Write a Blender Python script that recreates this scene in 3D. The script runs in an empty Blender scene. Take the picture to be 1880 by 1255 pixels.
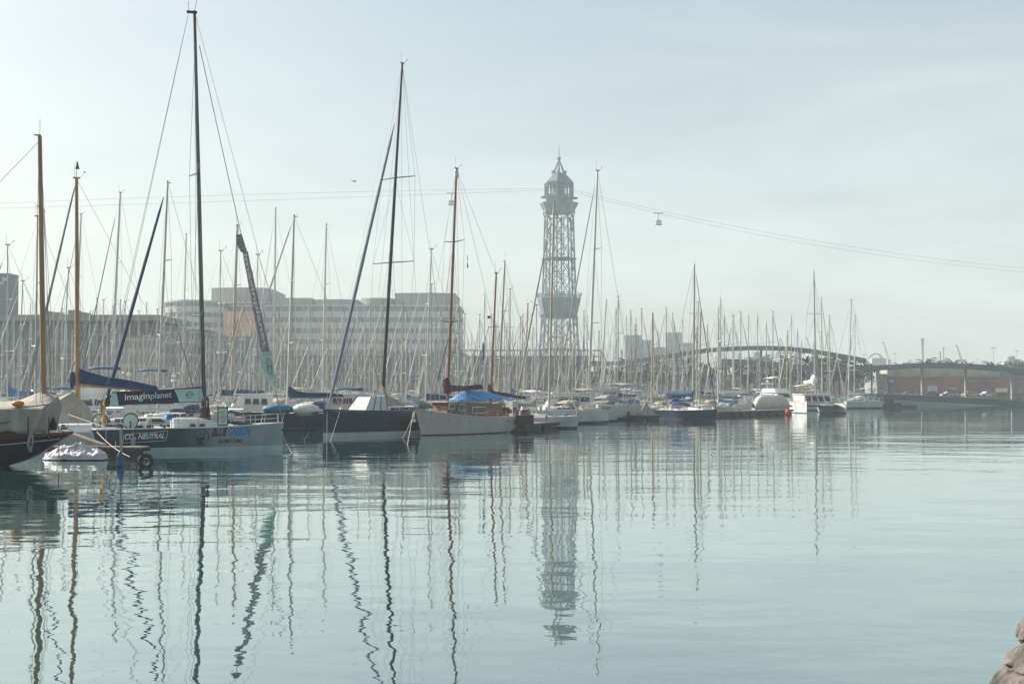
import bpy, math, random
from mathutils import Vector, Matrix
import bmesh
R = math.radians
random.seed(7)
C = bpy.context.scene.collection
sc = bpy.context.scene
# ------------------------------------------------------------------ camera
F = 2400.0; H = 3.6; PITCH = math.atan((714 - 627.5) / F)
cam = bpy.data.cameras.new('camera'); cam.sensor_width = 36; cam.lens = 36 * F / 1880
cam.clip_start = 0.3; cam.clip_end = 6000
co = bpy.data.objects.new('camera', cam); C.objects.link(co)
co.location = (0, 0, H); co.rotation_euler = (R(90) + PITCH, 0, 0); sc.camera = co
# ------------------------------------------------------------------ world, sun, exposure
SUN_EL, SUN_AZ = R(33), R(-62)          # azimuth from +Y towards +X
w = bpy.data.worlds.new('World'); sc.world = w; w.use_nodes = True
nt = w.node_tree; nt.nodes.clear()
out = nt.nodes.new('ShaderNodeOutputWorld'); bg = nt.nodes.new('ShaderNodeBackground')
sky = nt.nodes.new('ShaderNodeTexSky'); sky.sky_type = 'NISHITA'; sky.sun_disc = False
sky.sun_elevation = SUN_EL; sky.sun_rotation = SUN_AZ
sky.air_density = 1.0; sky.dust_density = 4.5; sky.ozone_density = 1.6; sky.altitude = 0
bg.inputs['Strength'].default_value = 0.082
# thin high cloud: a pale veil mixed over the clear sky, in real sky directions
tc = nt.nodes.new('ShaderNodeTexCoord')
mp = nt.nodes.new('ShaderNodeMapping'); mp.inputs['Scale'].default_value = (1.0, 1.0, 5.5)
nz = nt.nodes.new('ShaderNodeTexNoise'); nz.inputs['Scale'].default_value = 2.6; nz.inputs['Detail'].default_value = 6
nz.inputs['Roughness'].default_value = 0.55; nz.inputs['Distortion'].default_value = 0.5
rp = nt.nodes.new('ShaderNodeMapRange'); rp.inputs['From Min'].default_value = 0.40; rp.inputs['From Max'].default_value = 0.80
rp.inputs['To Min'].default_value = 0.42; rp.inputs['To Max'].default_value = 0.78
mx = nt.nodes.new('ShaderNodeMix'); mx.data_type = 'RGBA'
mx.inputs[7].default_value = (8.0, 8.3, 8.15, 1)
L_ = nt.links.new
L_(tc.outputs['Generated'], mp.inputs['Vector']); L_(mp.outputs[0], nz.inputs['Vector'])
L_(nz.outputs[0], rp.inputs[0]); sz_ = nt.nodes.new('ShaderNodeSeparateXYZ'); el_ = nt.nodes.new('ShaderNodeMapRange'); ml_ = nt.nodes.new('ShaderNodeMath'); ml_.operation = 'MULTIPLY'
el_.inputs['From Min'].default_value = 0.0; el_.inputs['From Max'].default_value = 0.62; el_.inputs['To Min'].default_value = 1.0; el_.inputs['To Max'].default_value = 0.12
L_(tc.outputs['Generated'], sz_.inputs[0]); L_(sz_.outputs['Z'], el_.inputs[0]); L_(rp.outputs[0], ml_.inputs[0]); L_(el_.outputs[0], ml_.inputs[1]); L_(ml_.outputs[0], mx.inputs[0]); L_(sky.outputs[0], mx.inputs[6])
tn_ = nt.nodes.new('ShaderNodeMix'); tn_.data_type = 'RGBA'; tn_.blend_type = 'MULTIPLY'; tn_.inputs[0].default_value = 1; tn_.inputs[7].default_value = (0.925, 0.97, 0.95, 1)
L_(mx.outputs[2], tn_.inputs[6]); L_(tn_.outputs[2], bg.inputs['Color']); L_(bg.outputs[0], out.inputs['Surface'])
sl = bpy.data.lights.new('sun', 'SUN'); sl.energy = 4.6; sl.angle = R(1.2); sl.color = (1.0, 0.95, 0.87)
so = bpy.data.objects.new('sun', sl); C.objects.link(so)
sd = Vector((math.sin(SUN_AZ) * math.cos(SUN_EL), math.cos(SUN_AZ) * math.cos(SUN_EL), math.sin(SUN_EL)))
so.rotation_euler = (-sd).to_track_quat('-Z', 'Y').to_euler(); so.location = (-60, 0, 200)
sc.view_settings.view_transform = 'Standard'; sc.view_settings.look = 'None'
sc.view_settings.exposure = 0.74; sc.view_settings.gamma = 1.0
sc.cycles.use_denoising = True
sc.cycles.max_bounces = 6; sc.cycles.volume_bounces = 1; sc.cycles.transparent_max_bounces = 24
sc.cycles.volume_step_rate = 4; sc.cycles.caustics_reflective = False; sc.cycles.caustics_refractive = False
HAZE = 0.00040

# ------------------------------------------------------------------ helpers
def at(px, py, Y=None, z=None):
    """world point seen at photo pixel (px, py), at depth Y or at height z"""
    dx = (px - 940) / F; dy = -(py - 627.5) / F
    c, s = math.cos(PITCH), math.sin(PITCH)
    d = Vector((dx, c - dy * s, s + dy * c))
    k = (Y / d.y) if Y is not None else (z - H) / d.z
    return Vector((0, 0, H)) + d * k
def pix(p):
    v = Vector(p) - Vector((0, 0, H)); c, s = math.cos(PITCH), math.sin(PITCH)
    f = v.y * c + v.z * s; u = -v.y * s + v.z * c
    return 940 + F * v.x / f, 627.5 - F * u / f
_m = {}
def mat(name, col, rough=0.6, metal=0.0, var=0.12, scale=3.0, bump=0.0, bscale=None, col2=None, stretch=(1, 1, 1), trans=0, detail=5, streak=0.0):
    if name in _m: return _m[name]
    m = bpy.data.materials.new(name); m.use_nodes = True; n = m.node_tree; b = n.nodes['Principled BSDF']
    b.inputs['Roughness'].default_value = rough; b.inputs['Metallic'].default_value = metal
    t = n.nodes.new('ShaderNodeTexCoord'); mp = n.nodes.new('ShaderNodeMapping'); mp.inputs['Scale'].default_value = stretch
    n.links.new(t.outputs['Object'], mp.inputs[0])
    x = n.nodes.new('ShaderNodeTexNoise'); x.inputs['Scale'].default_value = scale; x.inputs['Detail'].default_value = detail
    n.links.new(mp.outputs[0], x.inputs['Vector'])
    r = n.nodes.new('ShaderNodeValToRGB'); r.color_ramp.elements[0].position = 0.3; r.color_ramp.elements[1].position = 0.72
    c2 = col2 or tuple(min(1, c * (1 + var)) for c in col)
    c1 = tuple(c * (1 - var) for c in col)
    r.color_ramp.elements[0].color = (*c1, 1); r.color_ramp.elements[1].color = (*c2, 1)
    n.links.new(x.outputs[0], r.inputs[0]); n.links.new(r.outputs[0], b.inputs['Base Color'])
    if trans:
        b.inputs['Transmission Weight'].default_value = trans
    if bump:
        y = n.nodes.new('ShaderNodeTexNoise'); y.inputs['Scale'].default_value = bscale or scale * 4; y.inputs['Detail'].default_value = 4
        n.links.new(mp.outputs[0], y.inputs['Vector'])
        bp = n.nodes.new('ShaderNodeBump'); bp.inputs['Distance'].default_value = bump
        n.links.new(y.outputs[0], bp.inputs['Height']); n.links.new(bp.outputs[0], b.inputs['Normal'])
    _m[name] = m; return m

class MB:
    def __init__(s): s.v = []; s.f = []
    def add(s, vs, fs):
        o = len(s.v); s.v += [tuple(v) for v in vs]; s.f += [tuple(i + o for i in f) for f in fs]; return s
    def box(s, c, d, rz=0, taper=1.0, taper_y=None):
        x, y, z = (k / 2 for k in d); ty = taper if taper_y is None else taper_y
        vs = [(-x, -y, -z), (x, -y, -z), (x, y, -z), (-x, y, -z), (-x * taper, -y * ty, z), (x * taper, -y * ty, z), (x * taper, y * ty, z), (-x * taper, y * ty, z)]
        cr, sr = math.cos(rz), math.sin(rz)
        vs = [(c[0] + a * cr - b * sr, c[1] + a * sr + b * cr, c[2] + e) for a, b, e in vs]
        return s.add(vs, [(3, 2, 1, 0), (4, 5, 6, 7), (0, 1, 5, 4), (1, 2, 6, 5), (2, 3, 7, 6), (3, 0, 4, 7)])
    def tube(s, pts, r, n=6, caps=True, flat=1.0):
        pts = [Vector(p) for p in pts]; m = len(pts)
        rs = r if isinstance(r, (list, tuple)) else [r] * m
        rings = []
        for i, p in enumerate(pts):
            t = (pts[min(i + 1, m - 1)] - pts[max(i - 1, 0)]).normalized()
            a = Vector((0, 1, 0)) if abs(t.y) < 0.9 else Vector((1, 0, 0))
            e1 = t.cross(a).normalized(); e2 = t.cross(e1).normalized()
            rings.append([p + (e1 * math.cos(2 * math.pi * k / n) + e2 * flat * math.sin(2 * math.pi * k / n)) * rs[i] for k in range(n)])
        vs = [v for g in rings for v in g]; fs = []
        for i in range(m - 1):
            for k in range(n):
                fs.append((i * n + k, i * n + (k + 1) % n, (i + 1) * n + (k + 1) % n, (i + 1) * n + k))
        if caps: fs += [tuple(range(n))[::-1], tuple((m - 1) * n + k for k in range(n))]
        return s.add(vs, fs)
    def lathe(s, c, prof, n=16, sy=1.0):
        vs = []; fs = []
        for (r, z) in prof:
            for k in range(n):
                a = 2 * math.pi * k / n; vs.append((c[0] + r * math.cos(a), c[1] + r * sy * math.sin(a), c[2] + z))
        for i in range(len(prof) - 1):
            for k in range(n): fs.append((i * n + k, i * n + (k + 1) % n, (i + 1) * n + (k + 1) % n, (i + 1) * n + k))
        fs += [tuple(range(n))[::-1], tuple((len(prof) - 1) * n + k for k in range(n))]
        return s.add(vs, fs)
    def prism(s, poly, z0, z1):
        n = len(poly); vs = [(x, y, z0) for x, y in poly] + [(x, y, z1) for x, y in poly]
        return s.add(vs, [tuple(range(n))[::-1], tuple(range(n, 2 * n))] + [(k, (k + 1) % n, n + (k + 1) % n, n + k) for k in range(n)])
    def extr(s, poly3, d):
        """flat polygon of 3-D points pushed by vector d"""
        n = len(poly3); d = Vector(d); vs = [Vector(p) for p in poly3]; vs = vs + [v + d for v in vs]
        return s.add(vs, [tuple(range(n))[::-1], tuple(range(n, 2 * n))] + [(k, (k + 1) % n, n + (k + 1) % n, n + k) for k in range(n)])
    def grid(s, fn, nu, nv, both=0.0):
        vs = [fn(i / nu, j / nv) for i in range(nu + 1) for j in range(nv + 1)]
        fs = [(i * (nv + 1) + j, (i + 1) * (nv + 1) + j, (i + 1) * (nv + 1) + j + 1, i * (nv + 1) + j + 1) for i in range(nu) for j in range(nv)]
        return s.add(vs, fs)
    def ball(s, c, r, n=10, m=7, sx=1, sy=1, sz=1):
        pr = [(r * math.sin(math.pi * k / m) + 1e-4, -r * math.cos(math.pi * k / m) * sz) for k in range(m + 1)]
        o = len(s.v); s.lathe(c, pr, n)
        for i in range(o, len(s.v)):
            v = s.v[i]; s.v[i] = (c[0] + (v[0] - c[0]) * sx, c[1] + (v[1] - c[1]) * sy, v[2])
        return s
    def mesh(s, name, m, smooth=False):
        me = bpy.data.meshes.new(name); me.from_pydata(s.v, [], s.f); me.materials.append(m)
        bm = bmesh.new(); bm.from_mesh(me); bmesh.ops.recalc_face_normals(bm, faces=bm.faces); bm.to_mesh(me); bm.free()
        if smooth:
            me.polygons.foreach_set('use_smooth', [True] * len(me.polygons))
            me.set_sharp_from_angle(angle=R(42))
        return me
    def build(s, name, m, parent=None, smooth=False):
        return link(name, s.mesh(name, m, smooth), parent)
def link(name, me, parent=None):
    o = bpy.data.objects.new(name, me); C.objects.link(o)
    if parent: o.parent = parent
    return o
def solid(o, th):
    md = o.modifiers.new('solid', 'SOLIDIFY'); md.thickness = th; md.offset = 0; return o
def tag(o, label=None, cat=None, group=None, kind=None):
    if label: o['label'] = label
    if cat: o['category'] = cat
    if group: o['group'] = group
    if kind: o['kind'] = kind
    return o
def empty(name, loc, rz=0, s=1, label=None, cat=None, group=None):
    o = bpy.data.objects.new(name, None); C.objects.link(o); o.location = loc; o.rotation_euler = (0, 0, rz); o.scale = (s, s, s)
    o.empty_display_size = 0.1
    return tag(o, label, cat, group)
def copy_tree(o, parent=None):
    c = o.copy(); C.objects.link(c); c.parent = parent
    for ch in list(o.children): copy_tree(ch, c)
    return c
def ctxt(body, size, shear=0, bold=0, spacing=1.0):
    cu = bpy.data.curves.new('t', 'FONT'); cu.body = body; cu.size = size; cu.shear = shear; cu.offset = bold; cu.space_character = spacing
    cu.resolution_u = 3; cu.align_x = 'LEFT'
    o = bpy.data.objects.new('t', cu); C.objects.link(o)
    dg = bpy.context.evaluated_depsgraph_get(); me = bpy.data.meshes.new_from_object(o.evaluated_get(dg))
    bpy.data.objects.remove(o)
    vs = [v.co.copy() for v in me.vertices]; fs = [tuple(p.vertices) for p in me.polygons]; bpy.data.meshes.remove(me)
    return vs, fs
def text_part(name, body, w, h, fn, m, parent, shear=0, bold=0.0):
    """lettering w wide, h tall, laid on a surface by fn(a, b) -> point with a, b in metres"""
    vs, fs = ctxt(body, 1.0, shear, bold)
    x0 = min(v.x for v in vs); x1 = max(v.x for v in vs); y0 = min(v.y for v in vs); y1 = max(v.y for v in vs)
    b = MB(); b.add([fn((v.x - x0) / (x1 - x0) * w, (v.y - y0) / (y1 - y0) * h) for v in vs], fs)
    me = bpy.data.meshes.new(name); me.from_pydata(b.v, [], b.f); me.materials.append(m)
    return link(name, me, parent)

# ------------------------------------------------------------------ materials
M = dict(
    gel=mat('white_gelcoat', (0.78, 0.78, 0.74), 0.35, var=0.06, scale=1.5, stretch=(1, 1, .3)),
    cream=mat('cream_gelcoat', (0.62, 0.58, 0.49), 0.45, var=0.08, scale=1.5),
    greyhull=mat('grey_gelcoat', (0.42, 0.46, 0.47), 0.4, var=0.06),
    deck=mat('deck_white', (0.74, 0.73, 0.68), 0.7, var=0.12, scale=5),
    teak=mat('teak_deck', (0.36, 0.26, 0.17), 0.7, var=0.2, scale=6, stretch=(.3, 6, 1)),
    navy=mat('navy_hull', (0.014, 0.028, 0.055), 0.28, var=0.15),
    navyc=mat('navy_canvas', (0.008, 0.042, 0.115), 0.85, var=0.25, scale=2.5, bump=0.04, bscale=3),
    bluec=mat('blue_canvas', (0.03, 0.16, 0.36), 0.8, var=0.22, scale=2.5, bump=0.04, bscale=3),
    greyc=mat('grey_canvas', (0.30, 0.31, 0.30), 0.85, var=0.15, scale=2.5, bump=0.04, bscale=3),
    beigec=mat('beige_canvas', (0.38, 0.325, 0.25), 0.85, var=0.15, scale=1.8, bump=0.05, bscale=3),
    whitec=mat('white_canvas', (0.66, 0.65, 0.60), 0.8, var=0.12, scale=1.8, bump=0.05, bscale=3),
    burg=mat('burgundy_canvas', (0.085, 0.014, 0.028), 0.85, var=0.3, scale=3, bump=0.05, bscale=4),
    alu=mat('mast_aluminium', (0.50, 0.50, 0.46), 0.45, 0.3, var=0.1, scale=1),
    alud=mat('mast_dull_aluminium', (0.30, 0.31, 0.29), 0.5, 0.3, var=0.1, scale=1),
    tan=mat('mast_tan_paint', (0.44, 0.36, 0.25), 0.5, var=0.12, scale=1),
    black=mat('mast_black_carbon', (0.005, 0.007, 0.007), 0.4, var=0.2, scale=1),
    wood=mat('mast_varnished_wood', (0.36, 0.18, 0.055), 0.35, var=0.25, scale=2, stretch=(1, 1, .2)),
    redwood=mat('mast_red_brown_wood', (0.22, 0.085, 0.04), 0.4, var=0.25, scale=2, stretch=(1, 1, .2)),
    cabwood=mat('varnished_cabin_wood', (0.20, 0.065, 0.025), 0.35, var=0.3, scale=3, stretch=(.4, .4, 4)),
    wire=mat('rigging_wire', (0.22, 0.22, 0.21), 0.5, 0.3, var=0.05),
    rail=mat('stainless_rail', (0.45, 0.45, 0.44), 0.3, 0.7, var=0.05),
    rope=mat('mooring_rope', (0.38, 0.36, 0.30), 0.9, var=0.2, scale=20),
    glass=mat('dark_window_glass', (0.02, 0.035, 0.045), 0.12, var=0.2),
    rubber=mat('black_rubber', (0.02, 0.02, 0.02), 0.7, var=0.2),
    fender=mat('fender_white', (0.6, 0.6, 0.57), 0.5, var=0.1),
    blueplastic=mat('blue_fender', (0.02, 0.08, 0.22), 0.5, var=0.1),
    concrete=mat('concrete', (0.34, 0.33, 0.30), 0.9, var=0.2, scale=2, bump=0.01),
    plank=mat('weathered_planks', (0.24, 0.20, 0.16), 0.85, var=0.3, scale=3, stretch=(8, .5, 1), bump=0.01),
    dark=mat('dark_wet_wood', (0.035, 0.03, 0.026), 0.7, var=0.3, scale=3),
    mint=mat('mint_fabric', (0.42, 0.62, 0.55), 0.8, var=0.06, scale=2, bump=0.03, bscale=3),
    plum=mat('plum_fabric', (0.022, 0.018, 0.045), 0.8, var=0.15, scale=2, bump=0.03, bscale=3),
    sign=mat('sign_white', (0.75, 0.76, 0.73), 0.6, var=0.03),
    letter=mat('lettering_dark', (0.015, 0.03, 0.035), 0.6, var=0.05),
    lblue=mat('lettering_blue', (0.01, 0.27, 0.58), 0.6, var=0.05),
    yellow=mat('flag_yellow', (0.72, 0.42, 0.02), 0.8, var=0.1),
    red=mat('signal_red', (0.50, 0.035, 0.035), 0.6, var=0.15),
    orange=mat('orange_plastic', (0.60, 0.22, 0.03), 0.6, var=0.15),
    green=mat('sign_green', (0.0, 0.14, 0.09), 0.6, var=0.1),
    steel=mat('painted_steel', (0.16, 0.19, 0.19), 0.6, 0.2, var=0.12, scale=.6),
    lat=mat('tower_steel', (0.11, 0.16, 0.175), 0.65, 0.0, var=0.2, scale=.3),
)
# ------------------------------------------------------------------ setting: water, land, quay
def water_mat():
    m = bpy.data.materials.new('harbour_water'); m.use_nodes = True; n = m.node_tree; n.nodes.clear(); l = n.links.new
    o = n.nodes.new('ShaderNodeOutputMaterial'); mix = n.nodes.new('ShaderNodeMixShader')
    d = n.nodes.new('ShaderNodeBsdfDiffuse'); d.inputs['Color'].default_value = (0.012, 0.060, 0.060, 1)
    g = n.nodes.new('ShaderNodeBsdfGlossy'); g.inputs['Roughness'].default_value = 0.012; g.inputs['Color'].default_value = (0.945, 0.995, 0.985, 1)
    fr = n.nodes.new('ShaderNodeLayerWeight'); fr.inputs['Blend'].default_value = 0.5; pw = n.nodes.new('ShaderNodeMath'); pw.operation = 'POWER'; pw.inputs[1].default_value = 2.4; mf = n.nodes.new('ShaderNodeMath'); mf.operation = 'MULTIPLY_ADD'; mf.inputs[1].default_value = 0.92; mf.inputs[2].default_value = 0.06; l(fr.outputs['Facing'], pw.inputs[0]); l(pw.outputs[0], mf.inputs[0])
    t = n.nodes.new('ShaderNodeTexCoord')
    def noise(sx, sy, scale, det, w, rough=0.5):
        mp = n.nodes.new('ShaderNodeMapping'); mp.inputs['Scale'].default_value = (sx, sy, 1); mp.inputs['Rotation'].default_value = (0, 0, w)
        l(t.outputs['Object'], mp.inputs[0])
        x = n.nodes.new('ShaderNodeTexNoise'); x.inputs['Scale'].default_value = scale; x.inputs['Detail'].default_value = det; x.inputs['Roughness'].default_value = rough
        l(mp.outputs[0], x.inputs['Vector']); return x.outputs[0]
    def mul(a, k):
        q = n.nodes.new('ShaderNodeMath'); q.operation = 'MULTIPLY'; l(a, q.inputs[0])
        if isinstance(k, float): q.inputs[1].default_value = k
        else: l(k, q.inputs[1])
        return q.outputs[0]
    def add(a, b):
        q = n.nodes.new('ShaderNodeMath'); q.operation = 'ADD'; l(a, q.inputs[0]); l(b, q.inputs[1]); return q.outputs[0]
    # calm and ruffled patches (wind), then three sizes of ripple, heights in metres
    patch = n.nodes.new('ShaderNodeMapRange'); l(noise(.5, 1.0, 0.045, 3, 0.2), patch.inputs[0])
    patch.inputs['From Min'].default_value = 0.35; patch.inputs['From Max'].default_value = 0.65; patch.inputs['To Min'].default_value = 0.55; patch.inputs['To Max'].default_value = 1.25
    h = add(add(mul(noise(.55, 1.0, 0.42, 2, 0.25), 0.034), mul(noise(.30, 1.0, 0.16, 1, -0.1), 0.05)), mul(noise(.7, 1.0, 1.5, 2, -0.3), 0.0068))
    h = add(h, mul(noise(.8, 1.0, 4.5, 1, 0.5), 0.0009))
    h = mul(h, patch.outputs[0])
    bp = n.nodes.new('ShaderNodeBump'); bp.inputs['Distance'].default_value = 1.0; bp.inputs['Strength'].default_value = 1.0; l(h, bp.inputs['Height'])
    for s in (d, g, fr): l(bp.outputs[0], s.inputs['Normal'])
    l(mf.outputs[0], mix.inputs[0]); l(d.outputs[0], mix.inputs[1]); l(g.outputs[0], mix.inputs[2]); l(mix.outputs[0], o.inputs[0])
    return m
b = MB(); b.add([(-620, -60, 0), (620, -60, 0), (620, 310, 0), (-620, 310, 0)], [(0, 1, 2, 3)])
tag(b.build('water', water_mat()), kind='structure')
LY = 302.0                                   # far quay line
b = MB(); b.add([(-620, LY, 1.6), (620, LY, 1.6), (620, 1180, 1.6), (-620, 1180, 1.6)], [(0, 1, 2, 3)])
tag(b.build('ground', mat('ground_paving', (0.27, 0.26, 0.23), 0.9, var=0.2, scale=.2)), kind='structure')
b = MB().box((0, LY + .5, 0.3), (1240, 1.2, 2.7)); b.box((0, LY - .15, 1.72), (1240, 1.0, .25))
tag(b.build('far_quay', mat('quay_wall_pale', (.42, .42, .38), .9, var=.2, scale=1, stretch=(.3, 1, 3))), kind='structure')
# quay the photographer stands on, with its rough stone edge at the lower right
stone = mat('rough_quay_stone', (0.07, 0.06, 0.052), 0.95, var=0.5, scale=7, bump=0.05, bscale=14, col2=(0.20, 0.175, 0.155), detail=8)
b = MB().box((0, -12, 0.6), (80, 24, 2.4)); tag(b.build('quay', M['concrete']), kind='structure')
def boulder(name, c, r, seed, label):
    rnd = random.Random(seed); me = bpy.data.meshes.new(name); bm = bmesh.new(); bmesh.ops.create_icosphere(bm, subdivisions=6, radius=1)
    from mathutils import noise as N
    for v in bm.verts:
        p = v.co.copy(); q = Vector([math.copysign(abs(k) ** 0.5, k) for k in p])
        vo = N.voronoi(p * 1.7 + Vector((seed, 3, 1)))[0]; d = 1 - .16 * max(0, .16 - (vo[1] - vo[0])) / .16 + .25 * (vo[0] - .4) * .5 + .20 * N.noise(p * 1.6 + Vector((seed, 0, 0))) + .15 * (0.5 - abs(N.noise(p * 3.3 + Vector((0, seed, 0))))) + .07 * N.noise(p * 8) + .05 * N.noise(p * 19) + .025 * N.noise(p * 40)
        v.co = Vector((q.x * r[0], q.y * r[1], q.z * r[2])) * d
    bm.to_mesh(me); bm.free(); me.materials.append(stone); me.polygons.foreach_set('use_smooth', [True] * len(me.polygons))
    o = link(name, me); o.location = c; o.rotation_euler = (rnd.uniform(-.1, .1), .5 + rnd.uniform(-.08, .08), rnd.uniform(-.3, .3))
    return tag(o, label, 'boulder', 'stones of the quay edge')
from mathutils import noise as N_
prof = [(1935, 1098), (1900, 1112), (1884, 1128), (1874, 1150), (1866, 1165), (1863, 1185), (1852, 1205), (1838, 1222), (1832, 1240), (1820, 1258), (1806, 1290), (1796, 1340), (1790, 1420), (1785, 1520)]
PP = [at(x, y, 6.0) for x, y in prof]
def stonef(u, v):
    k = u * (len(PP) - 1); i = min(int(k), len(PP) - 2); p = PP[i].lerp(PP[i + 1], k - i); w_ = 2 * v - 1
    q = Vector((p.x + .55 * abs(w_) ** 2.2 + .06, 6.0 + .8 * w_, p.z - .25 * abs(w_) ** 3)); m_ = q * 3.1
    q.x += .05 * N_.noise(m_) + .025 * N_.noise(m_ * 3) + .012 * N_.noise(m_ * 9); q.z += .04 * N_.noise(m_ + Vector((5, 2, 1))) + .02 * N_.noise(m_ * 4)
    st_ = abs(N_.noise(Vector((q.x * 2, q.y * 1.2, q.z * 9)))); q.x += .03 * max(0, .12 - st_) / .12
    return q
sb_ = MB().grid(stonef, 150, 90); nb = len(sb_.v)
sb_.grid(lambda u, v: Vector((PP[0].x + .6 * u + (.55 * abs(2 * v - 1) ** 2.2) * (1 - u), 6 + .8 * (2 * v - 1), PP[0].z - .25 * abs(2 * v - 1) ** 3 + .03 * N_.noise(Vector((u * 5, v * 5, 3))))), 20, 90)
tag(sb_.build('quay_edge_stone', stone, None, True), 'weathered grey brown quay stone cut by the lower right corner', 'stone')

# ------------------------------------------------------------------ trees
leafm = mat('foliage_dark', (0.045, 0.065, 0.04), 0.8, var=0.5, scale=.8)
palmm = mat('foliage_palm', (0.05, 0.07, 0.04), 0.75, var=0.45, scale=.8)
bark = mat('bark', (0.10, 0.08, 0.06), 0.95, var=0.3, scale=3)
def crown_mesh(seed, w, h):
    rnd = random.Random(seed); b = MB()
    cl = [(rnd.uniform(-.36, .36) * w, rnd.uniform(-.36, .36) * w, rnd.uniform(.15, .85) * h, rnd.uniform(.12, .24) * w) for _ in range(13)]
    for cx, cy, cz, r in cl:
        for _ in range(70):
            d = Vector((rnd.gauss(0, 1), rnd.gauss(0, 1), rnd.gauss(0, .8))).normalized() * r * rnd.uniform(.45, 1.15)
            p = Vector((cx, cy, cz)) + d; a = Vector((rnd.gauss(0, 1), rnd.gauss(0, 1), rnd.gauss(0, 1))).normalized(); e = a.orthogonal().normalized(); g = a.cross(e)
            k = rnd.uniform(.16, .34) * w / 5
            b.add([p - e * k, p + g * k * .6, p + e * k, p - g * k * .6], [(0, 1, 2, 3)])
    return b.mesh('crown', leafm)
crowns = [crown_mesh(s, 6, 5.2) for s in range(4)]
trunkm = MB(); trunkm.tube([(0, 0, 0), (.05, .02, 1.6), (-.05, .05, 3)], [.24, .18, .12])
for a in range(5): trunkm.tube([(-.02, .04, 2.2), (math.cos(a * 1.3) * 1.3, math.sin(a * 1.3) * 1.3, 4.2)], [.09, .03], 5)
trunkm = trunkm.mesh('trunk', bark, True)
def palm_crown(seed):
    rnd = random.Random(seed); b = MB()
    for k in range(34):
        az = k * 2.4 + rnd.uniform(-.2, .2); el = rnd.uniform(-.35, 1.35); Lf = rnd.uniform(2.0, 3.6)
        prev = None; p = Vector((0, 0, 0)); e = el
        for i in range(7):
            q = p + Vector((math.cos(az) * math.cos(e), math.sin(az) * math.cos(e), math.sin(e))) * Lf / 6
            side = Vector((-math.sin(az), math.cos(az), 0)); wd = .26 * math.sin(math.pi * (i + .7) / 7.6)
            dr = Vector((0, 0, -wd * .7))
            if i: b.add([p, p + side * pw + pd, q + side * wd + dr, q, q - side * wd + dr, p - side * pw + pd], [(0, 1, 2, 3), (0, 3, 4, 5)])
            p, pw, pd = q, wd, dr; e -= .24
    return b.mesh('crown', palmm)
palms = [palm_crown(s) for s in range(3)]
ptrunk = MB().tube([(0, 0, 0), (.08, 0, 2.5), (.02, .05, 5.2), (0, 0, 7)], [.34, .24, .23, .28], 8).mesh('trunk', bark, True)
TREES = []
def tree(px, Y, h, kind, i):
    p = at(px, 714, Y); loc = (p.x, Y, 1.6)
    if kind == 'palm':
        r = empty('palm_tree', loc, random.uniform(0, 6), h / 9.0, None, 'palm tree', 'palms along the far quay'); link('trunk', ptrunk, r); c = link('crown', palms[i % 3], r); c.location = (0, 0, 7)
    else:
        r = empty('broadleaf_tree', loc, random.uniform(0, 6), h / 7.6, None, 'tree', 'leafy trees behind the far quay'); link('trunk', trunkm, r); c = link('crown', crowns[i % 4], r); c.location = (0, 0, 2.4)
    TREES.append((px, kind, r))
i = 0
for px, Y, h in [(1104, 318, 9), (1128, 330, 8), (1152, 322, 10), (1186, 330, 9), (1215, 322, 9.5), (1244, 330, 8), (1262, 318, 10), (1296, 330, 9), (1330, 320, 9.5), (1352, 326, 9), (1388, 318, 10), (1424, 322, 9.5), (1446, 318, 10.5), (1482, 318, 10), (1512, 318, 10.6), (1540, 322, 9.6), (1566, 316, 9.5), (1600, 322, 8)]:
    tree(px, Y, h, 'palm', i); i += 1
for px, Y, h in [(1084, 340, 7), (1142, 345, 8), (1170, 345, 7), (1205, 345, 8), (1230, 348, 7), (1280, 342, 8.5), (1314, 342, 7.6), (1372, 340, 9), (1406, 342, 8.4), (1436, 340, 9), (1464, 342, 8), (1500, 350, 10.5), (1530, 350, 12), (1556, 345, 8), (1584, 345, 9)]:
    tree(px, Y, h, 'leaf', i); i += 1
for px, h in [(1656, 10.6), (1700, 11.9), (1719, 11.5), (1737, 10.4), (1752, 11.8), (1778, 10.8), (1824, 10.8)]:
    tree(px, 412, h, 'palm', i); i += 1
for px, h in [(1866, 10.8)]: tree(px, 402, h, 'leaf', i); i += 1
words = ['', 'second ', 'third ', 'fourth ', 'fifth ', 'sixth ', 'seventh ', 'eighth ', 'ninth ', 'tenth ', 'eleventh ', 'twelfth ', 'thirteenth ', 'fourteenth ', 'fifteenth ', 'sixteenth ', 'seventeenth ', 'eighteenth ', 'nineteenth ', 'twentieth ']
words += ['twenty-first ', 'twenty-second ', 'twenty-third ', 'twenty-fourth ', 'twenty-fifth ', 'twenty-sixth ', 'twenty-seventh ', 'twenty-eighth ', 'twenty-ninth ', 'thirtieth '] + ['thirty-%s ' % q for q in ('first', 'second', 'third', 'fourth', 'fifth', 'sixth', 'seventh', 'eighth', 'ninth')]
words += ['fortieth '] + ['forty-%s ' % q for q in ('first', 'second', 'third', 'fourth', 'fifth', 'sixth', 'seventh', 'eighth', 'ninth')] + ['fiftieth '] + ['fifty-%s ' % q for q in ('first', 'second', 'third', 'fourth', 'fifth', 'sixth', 'seventh', 'eighth', 'ninth')]
first = ['first '] + words[1:]
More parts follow.
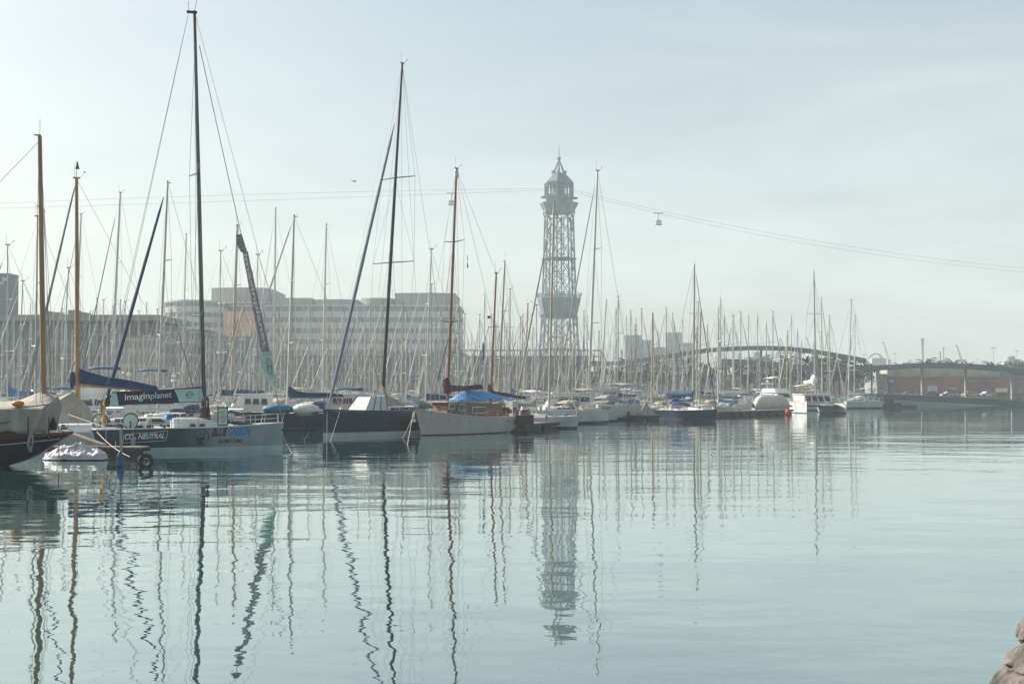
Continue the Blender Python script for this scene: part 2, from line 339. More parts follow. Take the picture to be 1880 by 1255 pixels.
for kd, nm in (('palm', 'palm'), ('leaf', 'round leafy tree')):
    g1 = sorted([t for t in TREES if t[1] == kd and t[0] < 1640], key=lambda t: t[0])
    for k, t in enumerate(g1):
        t[2]['label'] = ('hazy %s under the arched beam, %sof its kind from the lattice tower' % (nm, first[k])).strip()
    g2 = sorted([t for t in TREES if t[1] == kd and t[0] >= 1640], key=lambda t: t[0])
    for k, t in enumerate(g2):
        t[2]['label'] = '%s showing over the brick building, %sfrom its left end' % (nm, first[k]) if kd == 'palm' else 'round leafy tree over the right end of the brick building'

# ------------------------------------------------------------------ buildings
wtcw = mat('office_wall', (0.47, 0.47, 0.43), 0.85, var=0.08, scale=.15)
wtcb = mat('office_roof_storey', (0.31, 0.32, 0.30), 0.85, var=0.08, scale=.15)
bglass = mat('office_glass', (0.14, 0.19, 0.20), 0.35, var=0.25, scale=.35)
tanw = mat('tan_stone_wall', (0.50, 0.30, 0.15), 0.85, var=0.1, scale=.3)
def arcpoly(x0, x1, y, bulge, depth, n=14):
    """plan outline with a bowed front between x0 and x1 at depth y (front towards the camera)"""
    pts = []
    for k in range(n + 1):
        t = k / n; pts.append((x0 + (x1 - x0) * t, y - bulge * math.sin(math.pi * t)))
    return pts + [(x1, y + depth), (x0, y + depth)]
def block(root, px0, px1, ytop, Y, bulge, depth, floors, z0=1.6, wall=wtcw, top=None, roofh=0, inset=.35, fh=None, roofname='roof'):
    a = at(px0, ytop, Y); c = at(px1, ytop, Y); zt = a.z
    if roofh:
        rf = MB().prism(arcpoly(a.x + 1.5, c.x - 1.5, Y + 2, bulge, depth - 4), zt - roofh, zt); rf.build(roofname, top or wtcb, root); zt -= roofh
    hgt = zt - z0; n = floors
    wl = MB(); wins = []
    fhh = hgt / n
    for k in range(n):
        zb = z0 + k * fhh
        wl.prism(arcpoly(a.x, c.x, Y, bulge, depth), zb, zb + fhh * .56)
        g = MB().prism(arcpoly(a.x + inset, c.x - inset, Y + inset, bulge, depth - 2 * inset), zb + fhh * .56, zb + fhh)
        g.build('window_band', bglass, root)
    wl.prism(arcpoly(a.x - .2, c.x + .2, Y - .2, bulge, depth + .4), zt, zt + .8)
    # mullions, so the bands read as rows of windows
    nm = int((c.x - a.x) / 3.2)
    for k in range(nm + 1):
        t = k / nm; x = a.x + (c.x - a.x) * t; y = Y - bulge * math.sin(math.pi * t) + .18
        wl.box((x, y, (z0 + zt) / 2), (.35, .5, hgt - .1))
    wl.build('wall', wall, root)
bld = empty('office_complex', at(560, 714, 560) * 1, 0, 1, 'large pale office complex with curved fronts and long window bands behind the masts', 'building')
bld.location = (0, 0, 0)
block(bld, 302, 410, 556, 548, 9, 40, 9, roofh=0)
block(bld, 380, 500, 528, 566, 4, 44, 9, roofh=7)
block(bld, 405, 838, 563, 560, 3, 44, 8)
def roofst(px0, px1, ytop, bulge):
    a = at(px0, ytop, 558); c = at(px1, ytop, 558); zb = at(600, 563, 560).z + .8
    MB().prism(arcpoly(a.x, c.x, 561, bulge, 34), zb, a.z).build('roof_storey', wtcb, bld)
for q in ((498, 571, 546, 1), (575, 656, 549, 3), (661, 722, 547, 5), (724, 836, 537, 2)): roofst(*q)
block(bld, 826, 846, 566, 566, 1, 36, 7, roofh=0)
block(bld, 316, 352, 552, 572, 0, 30, 9, roofh=3)
b = MB(); p0 = at(410, 571, 540); p1 = at(466, 571, 540); b.box(((p0.x + p1.x) / 2, 545, p0.z / 2 + .8), (p1.x - p0.x, 8, p0.z - 1.6))
q = b.build('stair_block', tanw, bld); tag(q, 'warm tan stone stair block')
# long dark building at the left with slab roof
darkw = mat('dark_cladding', (0.13, 0.145, 0.15), 0.8, var=0.15, scale=.3)
slab = mat('roof_slab', (0.22, 0.22, 0.21), 0.85, var=0.1, scale=.3)
bd = empty('harbour_building', (0, 0, 0), 0, 1, 'long dark waterfront building with overhanging slab roof and rooftop boxes, far left', 'building')
YA = 345
a = at(-70, 585, YA); c = at(292, 593, YA)
MB().box(((a.x + c.x) / 2, YA + 15, (a.z - 1.2) / 2 + .8), (c.x - a.x, 26, a.z - 2.8)).build('wall', darkw, bd)
MB().box(((a.x + c.x) / 2, YA + 13, a.z + .1), (c.x - a.x + 2, 34, 1.5)).build('roof', slab, bd)
n = 22
for k in range(n):
    x = a.x + (c.x - a.x) * (k + .5) / n
    for zz, hh in ((15.2, 3.2), (9.6, 3.2)):
        MB().box((x, YA + 1.9, zz), ((c.x - a.x) / n * .74, .3, hh)).build('window', bglass, bd)
cl = MB()
for k in range(n + 1): cl.box((a.x + (c.x - a.x) * k / n, YA - 2, (a.z) / 2 + .6), (.5, .5, a.z - 1.4))
cl.build('column', slab, bd)
tr = MB()
tr.box(((a.x + c.x) / 2, YA - 1.6, 7.0), (c.x - a.x, 4.4, .5)); tr.box(((a.x + c.x) / 2, YA - 1.6, 12.6), (c.x - a.x, 4.4, .4)); tr.build('balcony', slab, bd)
for px, wd, yt in ((84, 17, 571), (106, 9, 573), (133, 14, 569), (147, 16, 573), (236, 12, 578)):
    p = at(px, yt, YA + 6); z1 = p.z; z0_ = a.z + .85; MB().box((p.x, YA + 8, (z0_ + z1) / 2), (wd * (YA / F), 5, z1 - z0_)).build('rooftop_box', slab, bd)
tw = empty('sign_tower', (0, 0, 0), 0, 1, 'tall plain grey tower with white UM lettering cut by the left frame edge', 'tower')
p0 = at(-46, 501, 360); p1 = at(15.5, 501, 360)
MB().box(((p0.x + p1.x) / 2, 364, p0.z / 2 + .8), (p1.x - p0.x, 7, p0.z - 1.6)).build('wall', mat('tower_cladding', (0.16, 0.17, 0.165), .8, var=.1, scale=.3), tw)
text_part('lettering', 'UM', 2.3, 2.0, lambda u, v: (p1.x - 2.7 + u, 360.4, p1.z - 3.0 + v), M['sign'], tw, bold=.02)
# mid white building with rows of windows and balconies
paleb = mat('pale_render_wall', (0.40, 0.395, 0.36), 0.85, var=0.1, scale=.3)
def flats(name, px0, px1, yt, Y, rows, cols, label, wall, depth=14, bal=True):
    r = empty(name, (0, 0, 0), 0, 1, label, 'building'); a = at(px0, yt, Y); c = at(px1, yt, Y)
    W = c.x - a.x; Hh = a.z - 1.6
    MB().box(((a.x + c.x) / 2, Y + depth / 2, 1.6 + Hh / 2), (W, depth, Hh)).build('wall', wall, r)
    MB().box(((a.x + c.x) / 2, Y + depth / 2, a.z + .2), (W + .8, depth + .8, .4)).build('roof', slab, r)
    fh = Hh / rows
    for i in range(rows):
        for j in range(cols):
            x = a.x + W * (j + .5) / cols
            f = MB().box((x, Y - .02, 1.6 + fh * (i + .55)), (W / cols * .62, .16, fh * .52)).build('window', bglass, r)
        if bal and i: MB().box(((a.x + c.x) / 2, Y - .9, 1.6 + fh * i + .12), (W * .96, 1.8, .22)).build('balcony', wall, r)
    return r
flats('white_apartment_building', 205, 290, 620, 322, 4, 9, 'pale low building with dark windows behind the navy boom cover, left', paleb)
flats('white_apartment_building', 292, 372, 607, 318, 5, 8, 'white building with square windows just left of the black racing mast', paleb)
flats('white_apartment_building', 376, 478, 620, 320, 4, 10, 'pale four storey building with balconies just right of the black racing mast', paleb)
flats('low_quay_building', 480, 700, 655, 324, 2, 20, 'low pale quay building under the curved office fronts', mat('quay_render', (0.30, .31, .30), .85, var=.1, scale=.3))
flats('low_quay_building', 700, 850, 650, 330, 2, 14, 'low grey quay building behind the wooden mainmast', mat('quay_render2', (0.26, .28, .28), .85, var=.1, scale=.3))
flats('shopping_hall', 846, 1082, 657, 336, 2, 18, 'long grey harbour hall behind the foot of the lattice tower', mat('hall_wall', (0.20, .22, .225), .85, var=.1, scale=.3), bal=False)
flats('low_terminal_building', 1084, 1330, 684, 380, 1, 16, 'low pale terminal behind the trees, right of the lattice tower', paleb, bal=False)
flats('low_terminal_building', 1330, 1630, 690, 380, 1, 18, 'low pale terminal behind the trees, left of the brick building', paleb, bal=False)
# pergola walkway frame
pg = empty('walkway_frame', (0, 0, 0), 0, 1, 'open steel frame with two long rails above the grey hall beside the lattice tower', 'steel frame')
a = at(846, 643, 332); c = at(1103, 650, 332); b = MB()
for dz in (0, 1.5): b.box(((a.x + c.x) / 2, 332, a.z - dz), (c.x - a.x, .5, .32))
b.build('rail', M['steel'], pg); b = MB()
for k in range(22):
    x = a.x + (c.x - a.x) * k / 21; b.box((x, 332, 1.6 + (a.z - 1.6) / 2), (.32, .32, a.z - 1.6 - .1))
b.build('post', M['steel'], pg)
# far towers, faded by the air
farw = mat('far_tower_glass', (0.13, 0.17, 0.18), 0.6, var=0.1, scale=.05)
FT = [(1147, 1177, 615, 'far glass tower block with stepped top, left of the far pair'), (1176, 1196, 624, 'far lower block joined to the right of the left far tower'), (1196, 1222, 637, 'far low block between the two hazy towers'),
      (1222, 1252, 610, 'tallest far hazy tower above the left end of the arch'), (1251, 1275, 629, 'far low wing on the right of the tallest hazy tower'), (1140, 1148, 642, 'narrow far block at the left foot of the hazy towers')]
for k, (p0, p1, yt, lb) in enumerate(FT):
    Y = 900 + k * 14; a = at(p0, yt, Y); c = at(p1, yt, Y); r = empty('far_tower', (0, 0, 0), 0, 1, lb, 'tower block', 'far towers in the haze')
    MB().box(((a.x + c.x) / 2, Y + 8, a.z / 2 + .8), (c.x - a.x, 16, a.z - 1.6)).build('wall', farw, r)
    for q in range(int((a.z - 4) / 4.2)):
        MB().box(((a.x + c.x) / 2, Y - .05, 4 + q * 4.2), ((c.x - a.x) * .9, .3, 1.9)).build('window_band', bglass, r)
# brick building at the right
brk = bpy.data.materials.new('red_brick'); brk.use_nodes = True; n_ = brk.node_tree; pb = n_.nodes['Principled BSDF']; pb.inputs['Roughness'].default_value = .9
tcx = n_.nodes.new('ShaderNodeTexCoord'); mpx = n_.nodes.new('ShaderNodeMapping'); mpx.inputs['Rotation'].default_value = (R(90), 0, 0)
bt = n_.nodes.new('ShaderNodeTexBrick'); bt.inputs['Color1'].default_value = (.24, .085, .065, 1); bt.inputs['Color2'].default_value = (.31, .12, .09, 1); bt.inputs['Mortar'].default_value = (.30, .22, .19, 1); bt.inputs['Scale'].default_value = 2.2
n_.links.new(tcx.outputs['Object'], mpx.inputs[0]); n_.links.new(mpx.outputs[0], bt.inputs['Vector']); n_.links.new(bt.outputs[0], pb.inputs['Base Color'])
mural = mat('faded_mural_wall', (0.30, 0.33, 0.26), 0.9, var=0.25, scale=.35, col2=(.42, .38, .28))
BY = 345
br = empty('brick_building', (0, 0, 0), 0, 1, 'long red brick clubhouse with faded upper storey behind the footbridge', 'building')
def bx(p0, p1, y0, y1, Y, d, name, m, par, fr=0):
    a = at(p0, y0, Y); c = at(p1, y1, Y)
    return MB().box(((a.x + c.x) / 2, Y + d / 2 - fr, (a.z + c.z) / 2), (abs(c.x - a.x), d, abs(a.z - c.z))).build(name, m, par)
bx(1629, 1990, 692, 729, BY, 16, 'wall', brk, br)
bx(1629, 1836, 676.5, 691, BY, 16, 'upper_storey', mural, br)
bx(1836, 1990, 673, 691, BY + .3, 15, 'glazed_storey', M['steel'], br)
bx(1625, 1992, 690.6, 692.4, BY - .6, 17, 'cornice', slab, br)
bx(1612, 1629, 686, 729, BY, 14, 'side_wing', mat('side_wing', (.25, .27, .26), .85, var=.1), br)
for k in range(9): bx(1840 + k * 16, 1851 + k * 16, 677, 688, BY + .2, .4, 'window', bglass, br)
for k in range(9): bx(1761 + k * 8, 1767.5 + k * 8, 697, 702, BY - .12, .3, 'window', bglass, br)
for k in range(6): bx(1660 + k * 6, 1665 + k * 6, 713, 722, BY - .12, .3, 'window', bglass, br)
for k in range(3): bx(1866 + k * 22, 1880 + k * 22, 698, 702, BY - .12, .3, 'window', bglass, br)
for k in range(6): bx(1803 + k * 5.4, 1807.5 + k * 5.4, 712, 720, BY - .12, .3, 'window', bglass, br)
bx(1704, 1720, 705, 708, BY - .14, .3, 'window', bglass, br); bx(1703, 1721, 708.3, 722, BY - .14, .3, 'door', M['greyhull'], br)
bx(1739, 1757, 712, 714, BY - 1.2, 1.4, 'awning', M['greyhull'], br); bx(1748, 1756, 714.5, 722, BY - .2, .3, 'door', M['bluec'], br)
bx(1828, 1850, 712, 720, BY - 1.3, 1.6, 'kiosk', M['cream'], br); bx(1867, 1890, 710, 722, BY - .14, .3, 'window', bglass, br)
bx(1801, 1835, 709.5, 711, BY - .8, 1.2, 'awning', M['steel'], br)
p = at(1637, 699, BY - .3); r_ = MB()
r_.add([(p.x + .82 * math.cos(t * math.pi / 10), p.y - k * .12, p.z + .55 * math.sin(t * math.pi / 10)) for k in (0, 1) for t in range(20)], [tuple(range(20)), tuple(range(20, 40))] + [(t, (t + 1) % 20, 20 + (t + 1) % 20, 20 + t) for t in range(20)])
em = r_.build('emblem', M['lblue'], br)
bxx = MB(); bxx.tube([(p.x - .4, p.y - .16, p.z - .05), (p.x - .1, p.y - .16, p.z + .22), (p.x + .15, p.y - .16, p.z - .1), (p.x + .45, p.y - .16, p.z + .15)], .07, 4); bxx.tube([(p.x - .35, p.y - .16, p.z - .25), (p.x + .35, p.y - .16, p.z - .25)], .06, 4)
bxx.build('mark', M['sign'], em)
lp = at(1843, 707, BY - .5)
# industrial skyline at the right
ind = mat('industrial_grey', (0.20, 0.19, 0.18), 0.85, var=0.15, scale=.1); indl = mat('industrial_pale', (0.33, 0.32, 0.30), 0.85, var=0.12, scale=.1)
def single(name, b, m, label, cat, group=None): return tag(b.build(name, m), label, cat, group)
def chimney(px, y0, y1, wpx, Y, m, label, flare=1.25):
    a = at(px, y0, Y); r = wpx / 2 * Y / F; b = MB()
    b.lathe((a.x, Y, 1.6), [(r * 1.15, 0), (r * .86, (a.z - 1.6) * .8), (r, (a.z - 1.6) * .9), (r * flare, a.z - 2.2), (r * flare, a.z - 1.6)], 14)
    return single('chimney', b, m, label, 'chimney')
chimney(1693, 621, 668, 6, 800, indl, 'wide pale chimney with flared top above the wavy bridge roof')
chimney(1726, 645, 668, 2.4, 640, ind, 'thin dark chimney right of the wide pale one', 1.0)
chimney(1731.5, 637, 668, 3.2, 1000, indl, 'faint pale chimney just behind the thin dark one', 1.3)
def crane(px, y0, px1, y1, Y, label, wpx=2.2):
    r = empty('harbour_crane', (0, 0, 0), 0, 1, label, 'crane', 'harbour cranes in the haze'); p1 = at(px1, y1, Y); p0 = at(px, y0, Y)
    k = Y / F; b = MB(); s_ = wpx * k / 2
    for d in (-1, 1):
        b.tube([p1 + Vector((d * s_ * 1.3, 0, 0)), p0 + Vector((d * s_ * .4, 0, 0))], s_ * .32, 4)
    n = 9
    for i in range(n):
        t = i / n; u = (i + 1) / n; d = 1 if i % 2 else -1
        b.tube([p1.lerp(p0, t) + Vector((d * s_, 0, 0)), p1.lerp(p0, u) - Vector((d * s_ * .6, 0, 0))], s_ * .25, 4)
    b.tube([p0, p0 + Vector((-3 * k, 0, -1 * k))], s_ * .7, 4)
    b.build('jib', ind, r)
    c = MB(); c.box((p1.x, Y, (p1.z + 1.6) / 2), (s_ * 3.2, s_ * 3, max(1, p1.z - 1.6))); c.box((p1.x + s_, Y, p1.z), (s_ * 5, s_ * 3.4, 3.2 * k)); c.build('cabin_tower', ind, r)
crane(1351, 610, 1357, 650, 850, 'slim leaning crane above the left half of the arch')
crane(1434, 621, 1440, 645, 880, 'short leaning crane left of the arch support')
crane(1481, 619, 1492, 655, 840, 'leaning crane jib just left of the catamaran mast')
crane(1622, 628, 1632, 662, 860, 'leaning crane beside the round gantry, right of the arch end')
crane(1757, 634, 1766, 664, 620, 'dark crane above the palms over the brick building', 2.6)
g = empty('gantry', (0, 0, 0), 0, 1, 'round topped pale gantry and ship block just right of the arch end', 'gantry crane'); b = MB(); Y = 820
prev = None
for k in range(13):
    t = k / 12 * math.pi; p = at(1608 - (13 - 4 * math.sin(t)) * math.cos(t), 660 - 11 * math.sin(t) ** .6, Y)
    if prev: b.tube([prev, p], .3, 4); b.tube([p, at(1608 - 7 * math.cos(t + .2), 657 - 8 * math.sin(t + .2), Y)], .22, 4)
    prev = p
b.build('frame', ind, g); bx(1601, 1628, 657, 712, 830, 12, 'block', indl, g)
bx(1585, 1596, 662, 712, 826, 10, 'side_block', indl, g)
tg = empty('gantry', (0, 0, 0), 0, 1, 'faint container gantry seen under the right half of the arch', 'gantry crane'); b = MB(); Y = 900
for p0, p1 in (((1440, 640), (1440, 700)), ((1462, 640), (1462, 700)), ((1425, 648), (1478, 648)), ((1440, 648), (1462, 700)), ((1462, 648), (1440, 700)), ((1425, 648), (1451, 636)), ((1478, 648), (1451, 636))):
    b.tube([at(*p0, Y), at(*p1, Y)], .5, 4)
b.build('frame', ind, tg); bx(1372, 1420, 655, 712, 890, 10, 'block', farw, tg); bx(1385, 1395, 646, 656, 894, 6, 'upper_block', farw, tg); bx(1408, 1414, 650, 656, 894, 6, 'upper_block', farw, tg)
tk = empty('storage_tank', (0, 0, 0), 0, 1, 'group of pale tanks and sheds on a roof at the far right edge', 'tank')
for px, y0, wpx, m in ((1846, 661, 8, M['cream']), (1858, 652, 17, indl), (1872, 659, 22, indl)):
    a = at(px, y0, 620); r0 = wpx / 2 * 620 / F; MB().lathe((a.x, 620 + r0, 1.6), [(r0, 0), (r0, a.z - 1.6 - r0 * .3), (r0 * .5, a.z - 1.6)], 18).build('tank', m, tk, True)
bx(1836, 1960, 669, 674, 420, 14, 'roof', slab, tk)
def lampmast(px, y0, Y, label, arms):
    r = empty('light_mast', (0, 0, 0), 0, 1, label, 'lamp mast', 'light masts beyond the quay'); a = at(px, y0, Y); k = Y / F
    MB().tube([(a.x, Y, 1.6), (a.x, Y, a.z)], [.42 * k, .3 * k], 6).build('pole', ind, r)
    b = MB(); b.box((a.x, Y, a.z), (arms * k, .6, .5 * k)); b.box((a.x - arms * .35 * k, Y, a.z + .5 * k), (arms * .3 * k, .8, 1.2 * k)); b.box((a.x + arms * .35 * k, Y, a.z + .5 * k), (arms * .3 * k, .8, 1.2 * k)); b.build('lamp_head', ind, r)
lampmast(1824, 639, 520, 'tall twin headed light mast over the right half of the brick building', 8)
lampmast(1867, 644, 540, 'light mast standing behind the pale tanks', 6)
lampmast(1643, 649, 560, 'light mast just right of the round gantry', 5)
lampmast(1586, 651, 600, 'light mast above the square end of the arch', 4)
lampmast(1671, 661, 620, 'short faint light mast left of the wide chimney', 4)
lampmast(1795, 660, 640, 'faint light mast between the crane and the twin headed mast', 3)
gs = MB(); p = at(1626.5, 712, 300); gs.box((p.x, 298, p.z), (.5, .3, 1.9), taper=.9); single('green_sign', gs, M['green'], 'narrow upright green sign at the left end of the brick building', 'sign').location = (0, 0, 0)
sp = MB().box((p.x, 298, 1.5), (.2, .2, 2.4)).build('post', M['steel'], bpy.data.objects['green_sign'])

# ------------------------------------------------------------------ wave footbridge
def ribbon(pts, Y, th, dep, wpx=None):
    """beam following a pixel polyline at depth Y, th metres high, dep deep"""
    P = [at(x, y, Y) for x, y in pts]; b = MB(); vs = []; fs = []
    Q = []
    for i in range(len(P) - 1):                          # smooth with Catmull-Rom
        a, c, d, e = P[max(i - 1, 0)], P[i], P[i + 1], P[min(i + 2, len(P) - 1)]
        for k in range(6):
            t = k / 6; Q.append(.5 * ((2 * c) + (d - a) * t + (2 * a - 5 * c + 4 * d - e) * t * t + (3 * c - a - 3 * d + e) * t ** 3))
    Q.append(P[-1])
    for q in Q: vs += [(q.x, Y, q.z), (q.x, Y + dep, q.z), (q.x, Y + dep, q.z - th), (q.x, Y, q.z - th)]
    for i in range(len(Q) - 1):
        for k in range(4): fs.append((i * 4 + k, i * 4 + (k + 1) % 4, (i + 1) * 4 + (k + 1) % 4, (i + 1) * 4 + k))
    fs += [(0, 1, 2, 3), tuple((len(Q) - 1) * 4 + k for k in (3, 2, 1, 0))]
    return b.add(vs, fs)
ar = empty('arch_canopy', (0, 0, 0), 0, 1, 'long grey arched beam rising over the masts right of the lattice tower', 'footbridge canopy')
ribbon([(1072, 661), (1120, 663), (1160, 660), (1200, 654), (1250, 646), (1300, 639), (1350, 635.5), (1394, 634.5), (1440, 635.5), (1480, 639), (1520, 645), (1560, 652), (1591, 658)], 312, 1.05, 2.0).build('beam', M['steel'], ar)
for px, y0 in ((1160, 662), (1242, 650), (1322, 640), (1397, 638), (1468, 640), (1496, 645), (1558, 654)):
    a = at(px, y0, 313); MB().box((a.x, 313, a.z / 2 + .6), (.45, .6, a.z - 1.2)).build('post', M['steel'], ar)
wv = empty('wave_canopy', (0, 0, 0), 0, 1, 'low wavy blue grey canopy beam carried on pale posts above the footbridge', 'footbridge canopy')
ribbon([(1325, 658), (1370, 660), (1410, 663), (1460, 668.5), (1510, 671.5), (1560, 672.5), (1600, 671), (1650, 668), (1693, 666), (1740, 666), (1790, 668), (1840, 672), (1880, 677.5), (1930, 686), (1990, 692)], 282, 1.12, 3.4).build('beam', M['steel'], wv)
bluegrey = mat('bluegrey_paint', (0.26, 0.29, 0.31), .55, var=.1)
br2 = tag(ribbon([(1588, 722.5), (1640, 724), (1700, 726.5), (1760, 729.5), (1820, 732.5), (1880, 735.5), (1960, 738), (2040, 740)], 279, 1.15, 7.5).build('footbridge', mat('bridge_green_grey', (0.085, 0.12, 0.108), .7, var=.15, scale=.4)), kind='structure')
dk = ribbon([(1588, 721), (1640, 722.5), (1700, 725), (1760, 728), (1820, 731), (1880, 734), (1960, 736.5), (2040, 738.5)], 278.9, .18, 7.7); tag(dk.build('bridge_deck', M['concrete']), kind='structure')
for k, (px, y1, wpx) in enumerate(((1611, 722, 6), (1692.5, 726, 5), (1772.5, 730, 5), (1857, 733, 4.5), (1935, 737, 4.5), (1500, 726, 3), (1430, 726, 3))):
    a = at(px, 672, 283.5); c = at(px, y1, 283.5); r0 = wpx / 2 * 283 / F
    bt_ = MB(); zc = c.z if px > 1560 else 0.2
    bt_.box((a.x, 283.5, (a.z + zc) / 2), (r0 * 1.5, r0 * 1.5, a.z - zc), taper=1.0)
    bt_.box((a.x - r0 * .35, 283.2, zc + (a.z - zc) * .18), (r0 * 1.3, r0 * 1.7, (a.z - zc) * .36), taper=.5)
    bt_.build('post', bluegrey if px > 1560 else M['steel'], wv)
# bridge rail
rr = MB()
for k in range(60):
    px = 1592 + k * 7; yy = 721 + (px - 1590) * .0455; a = at(px, yy, 279.2); rr.box((a.x, 279.2, a.z + .5), (.05, .05, 1.0))
for dz in (.5, 1.0):
    rr.tube([at(1592 + k * 42, 721 + (k * 42) * .0455, 279.2) + Vector((0, 0, dz)) for k in range(11)], .03, 4)
single('bridge_railing', rr, M['steel'], 'thin steel railing along the front of the low footbridge', 'railing')
pf = MB(); a = at(1592, 740, 268); pf.box((a.x + 2.6, 266, .35), (6.5, 4, .8)); pf.box((a.x + 3.0, 268, 1.1), (4.4, 2, 1.0)); pf.box((a.x + 4.2, 264, .2), (8.4, 3, .45))
single('floating_platform', pf, M['dark'], 'dark floating platform under the left end of the footbridge', 'platform')

# ------------------------------------------------------------------ lattice cable-car tower
TY = 575.0
tz = lambda y: at(1026, y, TY).z
tx = at(1026.5, 500, TY).x
T = empty('lattice_tower', (tx, TY, 0), R(12), 1, 'tall steel lattice cable car tower with cabin station on top', 'tower')
def wr(z):   # radius of the eight-sided frame at height z, from the photo's outline
    ys = [(tz(720), 40), (tz(660), 37), (tz(600), 33.5), (tz(577), 32), (tz(545), 31), (tz(480), 29), (tz(400), 26.5), (tz(345), 26)]
    for (za, ra), (zb, rb) in zip(ys, ys[1:]):
        if z <= zb: t = max(0, (z - za) / (zb - za)); return (ra + (rb - ra) * t) * TY / F
    return ys[-1][1] * TY / F
def oct(z, r=None, k=0): rr_ = r or wr(z); return [Vector((rr_ * math.cos(R(22.5 + 45 * q)), rr_ * math.sin(R(22.5 + 45 * q)), z)) for q in range(8)]
lv = [1.6] + [tz(y) for y in (690, 655, 620, 590)] ; legs = MB(); br_ = MB()
hs = [tz(y) for y in (712, 676, 640, 604, 577, 541, 505, 469, 433, 397)]
for q in range(8):
    lw = .46 if q % 2 == 0 or True else .3
    legs.tube([oct(h)[q] for h in [1.6] + hs], [.5] + [.42] * 5 + [.36] * 5, 6)
legs.build('leg', M['lat'], T)
for a_, b_ in zip(hs, hs[1:]):
    A, B = oct(a_), oct(b_)
    for q in range(8):
        q2 = (q + 1) % 8
        br_.tube([A[q], B[q2]], .16, 4); br_.tube([A[q2], B[q]], .16, 4)
        if a_ > hs[3]: br_.tube([B[q], B[q2]], .13, 4)
        mid = (A[q] + A[q2]) / 2; mb = (A[q] + A[q2] + B[q] + B[q2]) / 4
for b_ in (hs[1], hs[2]): 
    B = oct(b_)
    for q in range(8): br_.tube([B[q], B[(q + 1) % 8]], .22, 4)
br_.build('bracing', M['lat'], T)
core = MB(); cr_ = 1.7
for sx in (-1, 1):
    for sy in (-1, 1): core.tube([(sx * cr_, sy * cr_, 1.6), (sx * cr_, sy * cr_, hs[-1])], .17, 4)
n = 16
for k in range(n):
    z = 1.6 + (hs[-1] - 1.6) * k / n; z2 = 1.6 + (hs[-1] - 1.6) * (k + 1) / n
    for s_ in (-1, 1): core.tube([(-cr_, s_ * cr_, z), (cr_, s_ * cr_, z)], .08, 4); core.tube([(s_ * cr_, -cr_, z), (s_ * cr_, cr_, z)], .08, 4); core.tube([(-s_ * cr_, s_ * cr_, z), (s_ * cr_, s_ * cr_, z2)], .07, 4)
core.build('lift_shaft', M['lat'], T)
st = MB(); z = tz(476)
for q in range(24):
    pass
st.lathe((0, 0, z), [(wr(z) + .9, 0), (wr(z) + .9, .35), (3.2, .35), (3.2, 0)], 16); st.build('ring_walkway', M['lat'], T)
# lower gallery: bowl with railing
gb = MB(); z0, z1 = tz(584), tz(547); px2m = TY / F
gb.lathe((0, 0, z0), [(27 * px2m, 0), (34 * px2m, (z1 - z0) * .2), (40 * px2m, (z1 - z0) * .92), (40 * px2m, z1 - z0)], 8); o = gb.build('lower_gallery', M['lat'], T); o.rotation_euler = (0, 0, R(22.5))
rl = MB(); zt = tz(539)
for q in range(32):
    a = q * math.pi / 16; p = Vector((math.cos(a), math.sin(a), 0)); rl.tube([p * 39 * px2m + Vector((0, 0, z1)), p * 42 * px2m + Vector((0, 0, zt))], .1, 4)
for zz, rr_ in ((zt, 42), ((z1 + zt) / 2, 40.5)): rl.tube([Vector((math.cos(q * math.pi / 8) * rr_ * px2m, math.sin(q * math.pi / 8) * rr_ * px2m, zz)) for q in range(17)], .13, 4, False)
rl.build('gallery_railing', M['lat'], T)
# top station
ts = MB(); zz = tz
ts.lathe((0, 0, 0), [(29 * px2m, zz(391)), (30 * px2m, zz(386)), (31 * px2m, zz(384)), (36 * px2m, zz(374)), (36 * px2m, zz(373)), (25.5 * px2m, zz(371.5)), (25.5 * px2m, zz(362))], 8); o = ts.build('station_base', M['lat'], T); o.rotation_euler = (0, 0, R(22.5))
bk = MB()
for q in range(8):
    p = oct(zz(401), 26 * px2m)[q]; p2 = oct(zz(390), 30 * px2m)[q]; bk.tube([p, p2], .22, 4)
    qn = (q + 1) % 8; pm = (oct(zz(391), 28 * px2m)[q] + oct(zz(391), 28 * px2m)[qn]) / 2; bk.tube([p, pm], .2, 4); bk.tube([oct(zz(401), 26 * px2m)[qn], pm], .2, 4)
bk.build('bracket', M['lat'], T)
cb = MB()
for q in range(8):
    a, c = oct(zz(363), 25.5 * px2m)[q], oct(zz(336), 25.5 * px2m)[q]; cb.tube([a, c], .42, 4)
    a2 = oct(zz(363), 25.5 * px2m)[(q + 1) % 8]; cb.tube([(a + a2) / 2, ((a + a2) / 2).lerp(c, 0) + Vector((0, 0, c.z - a.z))], .16, 4)
for y_ in (360, 341, 337): cb.tube([oct(zz(y_), 25.5 * px2m)[q % 8] for q in range(9)], .32, 4, False)
cb.build('cabin_frame', M['lat'], T)
MB().lathe((0, 0, 0), [(11 * px2m, zz(363)), (11 * px2m, zz(337))], 8).build('cabin_core', M['lat'], T)
rf = MB(); rf.lathe((0, 0, 0), [(26.5 * px2m, zz(337)), (26 * px2m, zz(334)), (13.5 * px2m, zz(320.5)), (13 * px2m, zz(319))], 8); o = rf.build('roof', M['lat'], T); o.rotation_euler = (0, 0, R(22.5))
sp_ = MB()
for q in range(8): p = oct(zz(319), 12 * px2m)[q]; sp_.tube([p, Vector((0, 0, zz(292)))], .16, 4); sp_.box((p.x * 1.05, p.y * 1.05, p.z + .7), (.5, .5, 1.3))
